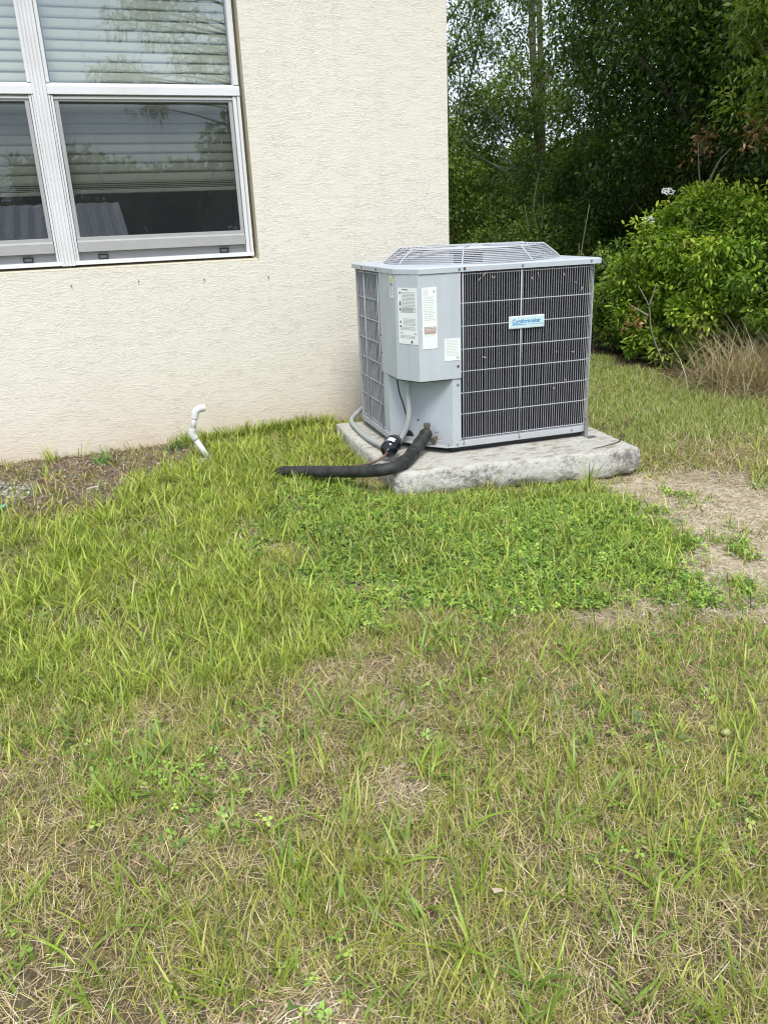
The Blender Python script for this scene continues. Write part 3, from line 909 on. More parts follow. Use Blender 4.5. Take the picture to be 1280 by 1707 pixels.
# grille: stepped rings, radial struts
def circ(r, z, sides=72): return [(LC[0] + .012 + r * math.cos(2 * PI * k / sides), LC[1] + r * math.sin(2 * PI * k / sides) * .97, z) for k in range(sides + 1)]
rings = []
for i in range(9):                                    # sloping flank
    t = i / 8; rings.append((.407 - .072 * t, .9065 + .055 * t))
for i in range(13): rings.append((.318 - .0190 * i, .9625))
for r, z in rings:
    MB().tube(circ(r, z), .0024, 5, cap=False).build('grille_ring', M_WIRE, ac, smooth=True)
for k in range(8):
    a = 2 * PI * k / 8 + .30
    pr = [(.411, .902), (.407, .9075)] + [(.407 - .072 * i / 6, .9065 + .055 * i / 6 + .004) for i in range(1, 7)] + [(.2, .9665), (.085, .9665)]
    MB().tube([(LC[0] + .012 + r * math.cos(a), LC[1] + r * .97 * math.sin(a), z) for r, z in pr], .0033, 6).build('grille_strut', M_WIRE, ac, smooth=True)
v = [(LC[0] + .012 + .085 * math.cos(2 * PI * k / 28), LC[1] + .085 * math.sin(2 * PI * k / 28), z) for z in (.9600, .9690) for k in range(28)]
mk('grille_hub', v, [[i, (i + 1) % 28, 28 + (i + 1) % 28, 28 + i] for i in range(28)] + [list(range(27, -1, -1)), list(range(28, 56))], M_AC, ac)
# dry clippings caught in the guard
mb = MB(); rgc = random.Random(12)
for _ in range(15):
    s_ = rgc.choice([rgc.uniform(.28, .42), rgc.uniform(.68, .84), rgc.uniform(.26, .88)]); z_ = rgc.choice([rgc.uniform(.83, .865), rgc.uniform(.84, .862), rgc.uniform(.2, .86)])
    a_ = rgc.uniform(-1.4, 1.4); l_ = rgc.uniform(.008, .028)
    mb.tube([(s_, -.004, z_), (s_ + math.sin(a_) * l_ * .5, -.006, z_ - math.cos(a_) * l_ * .5), (s_ + math.sin(a_ + .4) * l_, -.0045, z_ - math.cos(a_ + .4) * l_)], [.0009, .0017, .0006], 4)
tag(mb.build('dry_clippings', mat('straw_bits', (.52, .46, .34), .8), ac), kind='stuff')
# screws
def screw(c, nrm, m=None, r=.0048):
    nrm = Vector(nrm).normalized(); c = Vector(c)
    MB().disc(c, nrm, r * 1.25, .0012, 12).tube([c + nrm * .0012, c + nrm * .0042], r * .8, 6).build('screw', m or M_SCREW, ac)
for s_, z_, m_ in ((.238, .887, None), (.262, .8885, M_RUST), (.529, .8875, None), (.86, .889, None)): screw((s_, -LO, z_), (0, -1, 0), m_)
for t_, z_ in ((.352, .886), (.582, .886)): screw((-LO, t_, z_), (-1, 0, 0), M_RUST)
screw((.231, -CO, .485), (0, -1, 0), M_RUST); screw((.232, -.001, .403), (0, -1, 0))
for s_ in (.185, .226, .256, .53, .80): screw((s_, -.0065 if s_ > .2 else -.0, .136), (0, -1, 0), None, .004)
for z_ in (.52, .60): screw((-CO, .330, z_), (-1, 0, 0), M_RUST, .004)

# labels ------------------------------------------------------------------
def card(name, org, ux, w, h, m, parent, th=.0010):
    """thin card: org = lower left, ux = unit vector along its width in the local s-t plane"""
    ux = Vector((*ux, 0)).normalized(); nr = Vector((ux.y, -ux.x, 0)); o = Vector(org)
    p = [o, o + ux * w, o + ux * w + Vector((0, 0, h)), o + Vector((0, 0, h))]
    v = [tuple(q) for q in p] + [tuple(q + nr * th) for q in p]
    return mk(name, v, [[3, 2, 1, 0], [4, 5, 6, 7], [0, 1, 5, 4], [1, 2, 6, 5], [2, 3, 7, 6], [3, 0, 4, 7]], m, parent), ux, nr, o
def flat(mb, o, ux, nr, u0, u1, z0, z1, d):
    n = len(mb.v); p = [o + ux * u0 + Vector((0, 0, z0)), o + ux * u1 + Vector((0, 0, z0)), o + ux * u1 + Vector((0, 0, z1)), o + ux * u0 + Vector((0, 0, z1))]
    mb.v += [tuple(q + nr * d) for q in p]; mb.f.append([n, n + 1, n + 2, n + 3])
def textlines(mb, o, ux, nr, u0, u1, z0, z1, lh, rnd, fill=.85, thick=.42):
    z = z1
    while z - lh > z0:
        u = u0 + rnd.uniform(0, .003); end = u1 - rnd.uniform(0, (u1 - u0) * (1 - fill))
        while u < end:
            w = min(rnd.uniform(.0016, .0060), end - u); flat(mb, o, ux, nr, u, u + w, z - lh * thick, z, .0013); u += w + .0013
        z -= lh
rnd = random.Random(3)
# warning label on the bevelled face
A2 = Vector((-CO, .110, 0)); B2 = Vector((.055, -CO, 0)); ux = (B2 - A2).normalized(); LWd = (B2 - A2).length
nr = Vector((ux.y, -ux.x, 0))
c, ux_, nr_, o_ = card('warning_label', tuple(A2 + ux * (.13 * LWd) + nr * .0006 + Vector((0, 0, .590))), (ux.x, ux.y), .84 * LWd, .231, M_LABEL, ac)
W1 = .84 * LWd; mb = MB()
textlines(mb, o_, ux_, nr_, .022, W1 - .006, .125, .214, .0056, rnd, .92)
textlines(mb, o_, ux_, nr_, .008, W1 - .02, .124, .150, .0056, rnd, .9)
textlines(mb, o_, ux_, nr_, .028, W1 - .006, .072, .106, .0050, rnd)
textlines(mb, o_, ux_, nr_, .008, W1 - .008, .050, .072, .0055, rnd)
textlines(mb, o_, ux_, nr_, .008, W1 - .014, .018, .036, .0050, rnd, .9)
tag(mb.build('warning_text', M_GREYINK, c), kind='stuff')
mb = MB()
for z_ in (.208, .140, .088, .070):
    n = len(mb.v); q = [(.008, z_), (.020, z_), (.014, z_ + .011)]
    mb.v += [tuple(o_ + ux_ * u + Vector((0, 0, z)) + nr_ * .0013) for u, z in q]; mb.f.append([n, n + 1, n + 2])
flat(mb, o_, ux_, nr_, .010, .026, .0435, .0462, .0013); flat(mb, o_, ux_, nr_, W1 - .022, W1 - .006, .0435, .0462, .0013)
flat(mb, o_, ux_, nr_, .010, .018, .158, .176, .0013); flat(mb, o_, ux_, nr_, W1 - .040, W1 - .030, .004, .015, .0013)
tag(mb.build('warning_symbols', M_INK, c), kind='stuff')
def text(body, size, parent, m, name, org, ux, bold=0.0, z=0.0013):
    cu_ = bpy.data.curves.new(name, 'FONT'); cu_.body = body; cu_.size = size; cu_.offset = bold
    cu_.fill_mode = 'FRONT'
    tmp = bpy.data.objects.new(name + '_tmp', cu_)
    COL.objects.link(tmp); bpy.context.view_layer.update()
    me = bpy.data.meshes.new_from_object(tmp.evaluated_get(bpy.context.evaluated_depsgraph_get()))
    bpy.data.objects.remove(tmp); bpy.data.curves.remove(cu_)
    ux = Vector((*ux, 0)).normalized(); nr = Vector((ux.y, -ux.x, 0)); o = Vector(org)
    co = np.zeros(len(me.vertices) * 3); me.vertices.foreach_get('co', co); co = co.reshape(-1, 3)
    w = [tuple(o + ux * p[0] + Vector((0, 0, p[1])) + nr * z) for p in co]
    me.vertices.foreach_set('co', np.array(w).ravel()); me.materials.clear(); me.update()
    return link_mesh(name, me, m, parent), (co[:, 0].max() if len(co) else 0)
text('WARNING', .0075, c, M_INK, 'warning_heading', o_ + ux_ * .024 + Vector((0, 0, .2215)), (ux.x, ux.y), .0003)
# tall rating plate
c, ux_, nr_, o_ = card('rating_label', (.071, -CO - .0006, .570), (1, 0), .066, .252, M_LABEL, ac)
mb = MB(); textlines(mb, o_, ux_, nr_, .006, .060, .108, .215, .0072, rnd, .7, .30); textlines(mb, o_, ux_, nr_, .006, .030, .215, .244, .007, rnd, .9, .30)
textlines(mb, o_, ux_, nr_, .012, .056, .048, .060, .0052, rnd, .9, .3)
for uu in (.018, .034, .050): flat(mb, o_, ux_, nr_, uu, uu + .0006, .108, .16, .0013)
tag(mb.build('rating_text', M_FAINT, c), kind='stuff')
mb = MB(); flat(mb, o_, ux_, nr_, .008, .061, .062, .092, .0012); mb.build('rating_stamp', M_REDINK, c)
mb = MB(); textlines(mb, o_, ux_, nr_, .011, .058, .065, .089, .0062, rnd, .95, .35)
for q in list(mb.v): pass
mb.v = [tuple(Vector(q) + nr_ * .0004) for q in mb.v]; tag(mb.build('stamp_text', M_LABEL, c), kind='stuff')
mb = MB(); mb.disc(o_ + ux_ * .054 + Vector((0, 0, .235)) + nr_ * .0011, nr_, .006, .0003, 14); mb.build('approval_mark', M_FAINT, c)
# small pale notice near the coil
c, ux_, nr_, o_ = card('notice_label', (.168, -CO - .0006, .512), (1, 0), .073, .094, M_LABEL, ac)
mb = MB(); textlines(mb, o_, ux_, nr_, .005, .068, .010, .088, .0066, rnd, .85, .30)
tag(mb.build('notice_text', M_FAINT, c), kind='stuff')
mb = MB(); flat(mb, o_, ux_, nr_, .054, .067, .006, .017, .0014); mb.build('notice_mark', mat('pale_green_ink', (.42, .58, .46), .5), c)
# yellow and blue energy label on the side face
c, ux_, nr_, o_ = card('energy_label', (-CO - .0006, .177, .777), (0, -1), .056, .089, M_LABEL, ac)
mb = MB(); flat(mb, o_, ux_, nr_, .006, .050, .066, .082, .0012); mb.build('yellow_band', M_YEL, c)
mb = MB(); flat(mb, o_, ux_, nr_, .006, .050, .047, .062, .0012); mb.build('blue_band', M_BLUE2, c)
mb = MB(); textlines(mb, o_, ux_, nr_, .008, .050, .006, .042, .0068, rnd, .8, .4); tag(mb.build('energy_text', M_GREYINK, c), kind='stuff')
# brand plate on the guard
PX0, PZ0, PW, PH = .4685, .6235, .1715, .0535
mb = MB(); mb.box(PX0, PX0 + PW, -.0105, -.0035, PZ0, PZ0 + PH)
bp_ = mb.build('brand_plate', M_LABEL, ac, bevel=.003, seg=3)
mb = MB(); mb.box(PX0 + .004, PX0 + PW - .004, -.0112, -.0106, PZ0 + .004, PZ0 + PH - .004); mb.build('plate_face', M_PLATE, bp_)
o1 = Vector((PX0 + .015, -.0112, PZ0 + .0235))
txt, wmax = text('Comfortmaker', .0245, bp_, M_BLUE, 'brand_lettering', o1, (1, 0), .0006, .0004)
sc_ = (PW - .034) / wmax
co = np.zeros(len(txt.data.vertices) * 3); txt.data.vertices.foreach_get('co', co); co = co.reshape(-1, 3)
co[:, 0] = o1.x + (co[:, 0] - o1.x) * sc_; txt.data.vertices.foreach_set('co', co.ravel()); txt.data.update()
mb = MB(); mb.v += [(PX0 + .015, -.01155, PZ0 + .0155), (PX0 + .094, -.01155, PZ0 + .0165), (PX0 + .094, -.01155, PZ0 + .0175), (PX0 + .015, -.01155, PZ0 + .0205)]; mb.f.append([0, 1, 2, 3])
mb.build('brand_underline', M_BLUE, bp_)
text('Air Conditioning & Heating', .0062, bp_, M_BLUE, 'brand_tagline', Vector((PX0 + .097, -.0112, PZ0 + .0145)), (1, 0), 0, .0004)

# pipes and wiring (world coordinates; parented keeping place) -------------------
MWI = (Matrix.Translation((-.7454, -1.1861, 0)) @ Matrix.Rotation(AZ, 4, 'Z')).inverted()
def loc(pts): return [MWI @ Vector(p) for p in pts]
hose = loc([(-.637, -1.128, .196), (-.652, -1.142, .178), (-.700, -1.178, .150), (-.739, -1.212, .132), (-.790, -1.278, .127), (-.845, -1.335, .127), (-.907, -1.368, .124), (-.963, -1.335, .114), (-1.007, -1.276, .10), (-1.085, -1.181, .085), (-1.164, -1.078, .068), (-1.227, -1.0, .056), (-1.272, -.940, .042), (-1.300, -.885, -.005)])
sp = smooth_path(hose, 7); rr = []
for i, p in enumerate(sp):
    t = i / (len(sp) - 1); r = .0290 - .0050 * t
    r += .0006 * math.sin(i * 1.9) + .0016 * mnoise.noise(Vector((i * .31, 0, 4)))
    if t < .03: r *= .8
    if .40 < t < .43: r -= .003
    rr.append(r)
MB().tube(sp, rr, 18).build('insulated_refrigerant_line', M_FOAM, ac, smooth=True)
q = smooth_path(hose, 7)
for i_ in (12, 22, 33):                                       # tape wraps and a cable tie
    MB().tube([q[i_], q[i_ + 1]], [rr[i_] + .0022, rr[i_ + 1] + .0018], 18).build('tape_wrap', M_BLACK, ac, smooth=True)
# valves
va = Vector((.118, .075, .2))
def vv(p): return Vector(p)
mb = MB(); mb.tube([(.107, .060, .19), (.106, .059, .214)], [.0115, .0125], 10); mb.tube([(.106, .059, .215), (.106, .059, .232)], [.0165, .0155], 8); mb.tube([(.125, .085, .188), (.100, .052, .186)], .011, 10)
mb.build('service_valve', M_BRASS, ac, bevel=.0012)
mb = MB(); mb.tube([(.160, .075, .160), (.128, .042, .157)], .009, 8); mb.tube([(.137, .052, .156), (.125, .040, .153)], .0145, 6)
mb.build('valve_cap', M_BRASS, ac, bevel=.001)
mb = MB(); mb.tube([(.050, .200, .160), (.014, .165, .148)], .011, 10); mb.tube([(.030, .178, .154), (.014, .162, .149)], .016, 6)
mb.build('liquid_valve', M_BRASS, ac, bevel=.001)
# filter drier
d0, d1 = loc([(-.790, -1.120, .163), (-.868, -1.222, .150)])
ax_ = (d1 - d0).normalized(); pr = [(-.028, .006), (-.018, .010), (-.012, .026), (-.004, .035), (.004, .037), (.030, .038), (.034, .040), (.038, .038), (.070, .038), (.090, .038), (.098, .034), (.106, .022), (.110, .010), (.122, .006)]
MB().tube([d0 + ax_ * a for a, r in pr], [r for a, r in pr], 22).build('filter_drier', M_GLOSSBLACK, ac, smooth=True)
c0 = d0 + ax_ * .045; sticker = []
sd_ = ax_.cross(Vector((0, 0, 1))).normalized(); up_ = sd_.cross(ax_).normalized()
v = []; f = []
for k in range(5):
    an = math.radians(-12 + 12 * k) ; nn = (up_ * math.cos(an) - sd_ * math.sin(an))
    for u in (0, .036): v.append(tuple(c0 + ax_ * u + nn * .0387))
f = [[2 * k, 2 * k + 1, 2 * k + 3, 2 * k + 2] for k in range(4)]
mk('drier_sticker', v, f, M_LABEL, ac)
MB().tube(smooth_path([d0 + ax_ * .118, d0 + ax_ * .14 + Vector((0, 0, -.006))] + loc([(-.905, -1.235, .128), (-.945, -1.222, .112), (-.99, -1.19, .10), (-1.04, -1.135, .080), (-1.09, -1.06, .056)]), 6), .0052, 8).build('liquid_line', M_COPPER, ac, smooth=True)
MB().tube(smooth_path([d0 - ax_ * .02] + loc([(-.765, -1.08, .155), (-.742, -1.045, .150), (-.715, -1.01, .150)]), 6), .0055, 8).build('liquid_line', M_COPPER, ac, smooth=True)
MB().tube(smooth_path(loc([(-.66, -1.10, .155), (-.72, -1.21, .115), (-.80, -1.26, .113), (-.84, -1.28, .12)]), 6), .0035, 6).build('control_wire', M_BONE, ac, smooth=True)
# conduits and control wire
MB().tube(smooth_path(loc([(-.694, -1.066, .433), (-.6965, -1.068, .36), (-.697, -1.072, .28), (-.706, -1.066, .215), (-.727, -1.055, .165), (-.755, -1.050, .132), (-.775, -1.040, .115)]), 8), .0125, 14).build('wiring_conduit', M_CONDUIT, ac, smooth=True)
MB().tube(smooth_path(loc([(-.60, -.33, .20), (-.70, -.345, .135), (-.768, -.43, .112), (-.800, -.64, .1115), (-.812, -.82, .1125), (-.806, -.98, .118), (-.79, -1.05, .125)]), 8), .0125, 14).build('supply_conduit', M_CONDUIT, ac, smooth=True)
MB().tube(smooth_path(loc([(-.729, -1.018, .43), (-.722, -1.025, .36), (-.706, -1.040, .29), (-.700, -1.050, .22), (-.716, -1.045, .17)]), 6), .0034, 6).build('control_wire', M_TAB, ac, smooth=True)
mb = MB(); mb.tube([MWI @ Vector((-.694, -1.066, .4325)), MWI @ Vector((-.694, -1.066, .4255))], .018, 12); mb.build('conduit_fitting', M_SCREW, ac)

# ------------------------------------------------------------------ drain pipe, lump, small things
y0 = -.49
pvc = empty('drain_pipe', (-1.511, y0, .0))
tag(pvc, 'white plastic drain pipe with a bent top standing by the wall', 'drain pipe')
P_ = lambda x, z, dy=0.0: (x + 1.511, dy, z)
MB().tube([P_(-1.508, -.02), P_(-1.592, .150)], .0135, 16).build('pipe', M_PVC, pvc, smooth=True)
MB().tube(smooth_path([P_(-1.583, .133), P_(-1.594, .158), P_(-1.590, .185)], 6), .0178, 16).build('lower_elbow', M_PVC, pvc, smooth=True)
MB().tube([P_(-1.590, .178), P_(-1.571, .245)], .0130, 16).build('pipe', M_PVC, pvc, smooth=True)
mb = MB(); mb.tube(smooth_path([P_(-1.574, .234), P_(-1.566, .264), P_(-1.547, .277), P_(-1.520, .279)], 6), .0178, 16, cap=False); mb.build('upper_elbow', M_PVC, pvc, smooth=True)
MB().tube([P_(-1.5235, .279), P_(-1.522, .279)], .0145, 16).build('pipe_mouth', M_TAB, pvc)
def lump(name, c, r, m, seed, sz=.45, sub=3):
    bm = bmesh.new(); bmesh.ops.create_icosphere(bm, subdivisions=sub, radius=1)
    for q in bm.verts:
        n_ = 1 + .28 * mnoise.noise(q.co * 1.3 + Vector((seed, 0, 0))) + .12 * mnoise.noise(q.co * 4 + Vector((seed, 3, 0)))
        q.co = Vector((c[0] + q.co.x * r[0] * n_, c[1] + q.co.y * r[1] * n_, c[2] + q.co.z * r[2] * n_))
    me = bpy.data.meshes.new(name); bm.to_mesh(me); bm.free()
    return link_mesh(name, me, m, None, True)
tag(lump('concrete_lump', (-1.545, -.49, .012), (.055, .040, .020), M_CONC, 3), 'small rough grey concrete lump at the foot of the white drain pipe', 'concrete lump')
tag(MB().tube(smooth_path([(-2.105, -.75, .030), (-2.08, -.755, .038), (-2.05, -.762, .040)], 4), [.002, .0035, .0045, .004, .0035, .0035, .0045, .003, .002][:9], 7).build('stick', M_BONE, None, smooth=True), 'short pale stick lying on brown mulch by the wall', 'stick')
mb = MB(); mb.v += [(-2.475, -.862, .02), (-2.425, -.850, .035), (-2.418, -.828, .040), (-2.470, -.83, .028), (-2.475, -.862, .0225), (-2.425, -.850, .0375), (-2.418, -.828, .0425), (-2.470, -.83, .0305)]
mb.f += [[3, 2, 1, 0], [4, 5, 6, 7], [0, 1, 5, 4], [1, 2, 6, 5], [2, 3, 7, 6], [3, 0, 4, 7]]
tag(mb.build('plastic_scrap', M_GREENP, None), 'bit of green plastic on the mulch at the left photo edge', 'plastic scrap')
M_FRUIT = mat('pale_green_husk', (.33, .35, .15), .6)
tag(lump('fallen_fruit', (-.842, -3.185, .012), (.011, .008, .007), mat('yellow_green_husk', (.30, .31, .09), .8), 8, sub=2), 'yellower of two small fallen fruits in the grass, slightly behind the paler one', 'fruit')
tag(lump('fallen_fruit', (-.822, -3.205, .012), (.012, .009, .007), M_FRUIT, 12, sub=2), 'paler of two small fallen fruits in the grass, nearer the camera', 'fruit')
mb = MB(); mb.tube(smooth_path([(.245, -1.335, .118), (.238, -1.352, .104), (.205, -1.385, .101), (.15, -1.408, .099), (.03, -1.432, .098)], 6), [.005 * (1 - .8 * i / 24) for i in range(25)], 6)
mb.tube([(.238, -1.352, .104), (.255, -1.345, .112)], .003, 5)
tag(mb.build('twig', mat('dark_twig', (.09, .06, .04), .85), None, smooth=True), 'dark crooked twig lying on the right end of the concrete slab', 'twig')

# ------------------------------------------------------------------ vegetation generators
def jitter_col(cols, n, k, spread=.22, rng=RG):
    """n leaves picking from a palette, k vertices each"""
    cols = np.array(cols); idx = rng.integers(0, len(cols), n)
    c = cols[idx] * (1 + rng.uniform(-spread, spread, (n, 1))) * (1 + rng.uniform(-.08, .08, (n, 3)))
    return np.repeat(np.clip(c, .003, 1), k, axis=0)
def blades(P, H, Wd, lean, az, bend, cols, seg=3, rng=RG):
    """tapered curved blades. P (n,3) bases, H length, Wd width, lean = tilt from vertical at base, bend adds toward the tip"""
    n = len(P); u = np.linspace(0, 1, seg + 1); verts = []
    d = np.stack([np.cos(az), np.sin(az), np.zeros(n)], -1)
    side_az = az + PI / 2 + rng.uniform(-.7, .7, n)
    s = np.stack([np.cos(side_az), np.sin(side_az), np.zeros(n)], -1)
    pos = P.copy(); prof = [1.0, .95, .70, .38][:seg] if seg == 3 else ([.9, .75] if seg == 2 else [1.0, .98, .85, .6, .3])
    V = []
    for i in range(seg + 1):
        if i < seg:
            w = (Wd * prof[i] * .5)[:, None]
            V += [pos - s * w, pos + s * w]
            th = lean + bend * (u[i] + .5 / seg)
            pos = pos + (d * np.sin(th)[:, None] + np.array([0, 0, 1.0]) * np.cos(th)[:, None]) * (H / seg)[:, None]
        else: V.append(pos)
    k = 2 * seg + 1
    VV = np.stack(V, 1).reshape(-1, 3); b0 = (np.arange(n) * k)[:, None]
    Q = np.concatenate([b0 + np.array([2 * i, 2 * i + 1, 2 * i + 3, 2 * i + 2]) for i in range(seg - 1)]) if seg > 1 else np.zeros((0, 4), int)
    T = b0 + np.array([2 * (seg - 1), 2 * (seg - 1) + 1, 2 * seg])
    C = jitter_col(cols, n, k, rng=rng) if isinstance(cols, list) else np.repeat(cols, k, axis=0)
    return VV, Q, T, C
def join_parts(parts):
    V = []; Qs = []; Ts = []; C = []; off = 0
    for v, q, t, c in parts:
        V.append(v); C.append(c)
        if len(q): Qs.append(q + off)
        if len(t): Ts.append(t + off)
        off += len(v)
    F_ = []
    if Qs: F_.append(np.concatenate(Qs))
    if Ts: F_.append(np.concatenate(Ts))
    return np.concatenate(V), F_, np.concatenate(C)

CAM2 = np.array([-1.9837, -4.3342]); FD = np.array([.3318, .9434]); RD_ = np.array([.9434, -.3318])
def sample_lawn(n_req, dens, lo=.55, hi=7.5, ref=2.0, pw=1.35, rng=RG):
    """ground points inside a generous wedge in front of the viewer, thinner with distance"""
    out = []; got = 0
    while got < n_req:
        m = 400000
        x = rng.uniform(-4.3, 2.2, m); y = rng.uniform(-4.3, 3.0, m)
        rel = np.stack([x, y], -1) - CAM2; a = rel @ FD; b_ = rel @ RD_; dist = np.hypot(a, b_)
        ab = np.abs(b_); ok = (a > .45) & ((ab < .56 * a + .36) | ((ab < .62 * a + 1.5) & (rng.random(m) < .30))) & (dist > lo) & (dist < hi)
        ok &= ~((x < .005) & (y > -.006)) & ~inpoly(x, y, PAD)
        x, y, dist = x[ok], y[ok], dist[ok]
        p = dens(x, y) * np.minimum(1, (ref / dist) ** pw)
        k = rng.random(len(x)) < p
        out.append(np.stack([x[k], y[k], dist[k]], -1)); got += k.sum()
    return np.concatenate(out)[:n_req]
def rim_dist_ok(x, y): return np.ones_like(x, bool)

GREEN = [(.23, .325, .036), (.14, .22, .026), (.35, .43, .058), (.07, .12, .018), (.28, .37, .045), (.44, .49, .095), (.52, .46, .17), (.17, .26, .030)]
YGREEN = [(.40, .43, .055), (.52, .50, .10), (.29, .36, .04), (.58, .50, .16), (.15, .21, .025), (.62, .51, .25), (.34, .42, .05)]
STRAW = [(.58, .46, .29), (.42, .32, .19), (.72, .61, .42), (.27, .19, .12), (.50, .39, .22), (.15, .105, .07)]

# --- thatch: dry straw lying on the soil
def d_straw(x, y):
    f = fields(x, y); p = .35 + .9 * fbm(x, y, .25, 20)
    return np.clip(p * (1 - .55 * f['lush']) * (1 - .75 * f['clover']) * (1 - .50 * f['sand']) * (1 - .45 * f['sandc']) * (1 - .4 * f['back']) * (1 - .6 * f['mulch']) * (1 - f['wood']), 0, 1)
S = sample_lawn(135000, d_straw)
n = len(S); far = np.clip(S[:, 2] / 2.0, 1, 3.0)
P = np.stack([S[:, 0], S[:, 1], gz(S[:, 0], S[:, 1]) + RG.uniform(.0, .012, n)], -1)
V1 = blades(P, RG.uniform(.018, .062, n) * far ** .4, RG.uniform(.0008, .0018, n) * far ** .8, RG.uniform(.95, 1.62, n), RG.uniform(0, 2 * PI, n), RG.uniform(-.6, 1.2, n), STRAW, 2)
V, F_, C = join_parts([V1])
tag(np_mesh('dry_thatch', V, F_, C, M_STRAW), 'tan dry thatch lying between the grass blades', 'thatch', kind='stuff')

# --- sparse lawn grass in small tufts
def tufts(S, per, hmin, hmax, wmin, wmax, lean, bend, cols, spread=.012, seg=3, rng=RG, tuftcol=True):
    n0 = len(S); k = rng.poisson(per, n0) + 1
    idx = np.repeat(np.arange(n0), k); n = len(idx)
    far = np.clip(S[idx, 2] / 2.0, 1, 3.0)
    x = S[idx, 0] + rng.normal(0, spread, n); y = S[idx, 1] + rng.normal(0, spread, n)
    ok = ~((x < 0.006) & (y > -.008)) & ~inpoly(x, y, PAD)
    x, y, idx, far = x[ok], y[ok], idx[ok], far[ok]; n = len(x)
    scale = rng.uniform(.7, 1.25, n0)[idx]
    P = np.stack([x, y, gz(x, y) - .002], -1)
    H = rng.uniform(hmin, hmax, n) * scale
    cols = np.array(cols); tc_ = cols[rng.integers(0, len(cols), n0)]; tb = 1 + rng.uniform(-.22, .22, (n0, 1))
    own = cols[rng.integers(0, len(cols), n)]
    c = (.55 * (tc_ * tb)[idx] + .45 * own) * (1 + rng.uniform(-.15, .15, (n, 1)))
    az = rng.uniform(0, 2 * PI, n)
    return blades(P, H, rng.uniform(wmin, wmax, n) * far ** .5, rng.uniform(lean[0], lean[1], n), az, rng.uniform(bend[0], bend[1], n), c, seg)
def patch(x, y, s, a, b_, seed): return np.clip((fbm(x, y, s, seed) - a) / (b_ - a), 0, 1)
def d_sparse(x, y):
    f = fields(x, y)
    right = np.clip((x + 1.5) / .7, 0, 1) * np.clip((-2.5 - y) / .4, 0, 1)
    p = .30 + .75 * patch(x, y, .24, .38, .60, 30) + .25 * right
    return np.clip(p * (1 - .8 * f['lush']) * (1 - .82 * f['clover']) * (1 - .93 * f['sand']) * (1 - .8 * f['sandc']) * (1 - .9 * f['bare']) * (1 - .9 * f['mulch']) * (1 - f['back']) * (1 - f['wood']), 0, 1)
S = sample_lawn(23000, d_sparse)
g1 = tufts(S, 5, .018, .055, .0011, .0023, (.15, .95), (.1, 1.0), YGREEN + GREEN, .014, seg=2)
S = sample_lawn(1100, d_sparse)
g1b = tufts(S, 4, .06, .105, .0024, .0042, (.1, .6), (.2, .9), GREEN, .014)
S = sample_lawn(420, d_sparse, hi=3.5)
g1c = tufts(S, 5, .05, .11, .0045, .0075, (.2, .9), (.4, 1.3), GREEN[:2] + [(.19, .30, .06)], .010, seg=5)
# --- lush long grass by the wall
def d_lush(x, y):
    f = fields(x, y); return np.clip(f['lush'] * (.22 + 1.0 * patch(x, y, .26, .36, .60, 33)) * (1 - .8 * f['bare']) * (1 - .75 * f['clover']) * (1 - .85 * f['mulch']), 0, 1)
S = sample_lawn(13000, d_lush, ref=3.6)
g2 = tufts(S, 5, .028, .080, .0018, .0040, (.1, 1.15), (.2, 1.5), GREEN, .018, seg=2)
S = sample_lawn(1300, d_lush, ref=3.2)
g2b = tufts(S, 3, .06, .125, .0035, .0065, (.1, .8), (.3, 1.4), GREEN[2:3] + GREEN[4:6] + GREEN[:1], .012, seg=5)
# --- short back lawn
def d_back(x, y):
    f = fields(x, y); return np.clip(f['back'] * (1 - f['wood']) * (1 - .85 * f['sand']) * (.75 + .4 * patch(x, y, .5, .3, .6, 36)), 0, 1)
S = sample_lawn(10500, d_back, ref=6)
g3 = tufts(S, 5, .022, .060, .0016, .0030, (.1, .7), (.1, .9), [(.22, .32, .05), (.31, .38, .09), (.38, .40, .15), (.25, .35, .06)], .02, seg=2)
# --- grass in clover / mulch / against the pad
def d_misc(x, y):
    f = fields(x, y); near = np.clip(1 - np.abs(y + 1.55 - .13 * (x + .3) * 0) / .18, 0, 1) * (x > -.95) * (x < .3)
    return np.clip(.30 * f['clover'] + .03 * f['mulch'] + .07 * f['sand'] * (fbm(x, y, .2, 81) > .52) + .25 * near * (1 - .8 * f['sandc']), 0, 1)
S = sample_lawn(2400, d_misc, ref=4)
g4 = tufts(S, 4, .03, .09, .0020, .0040, (.1, .8), (.2, 1.0), GREEN, .012)
# fringe right along the wall foot
xw = RG.uniform(-2.3, -.78, 900); kk = RG.random(900) < np.clip((xw + 1.75) / .6, .05, 1); xw = xw[kk]
Sw = np.stack([xw, RG.uniform(-.11, -.02, len(xw)), np.full(len(xw), 4.3)], -1)
g5 = tufts(Sw, 4, .03, .10, .0022, .0042, (.05, .6), (.2, 1.0), GREEN, .010)
V, F_, C = join_parts([g1, g1b, g1c, g2, g2b, g3, g4, g5])
tag(np_mesh('lawn_grass', V, F_, C, M_GRASS), 'green and yellowing grass blades of the lawn', 'grass', kind='stuff')

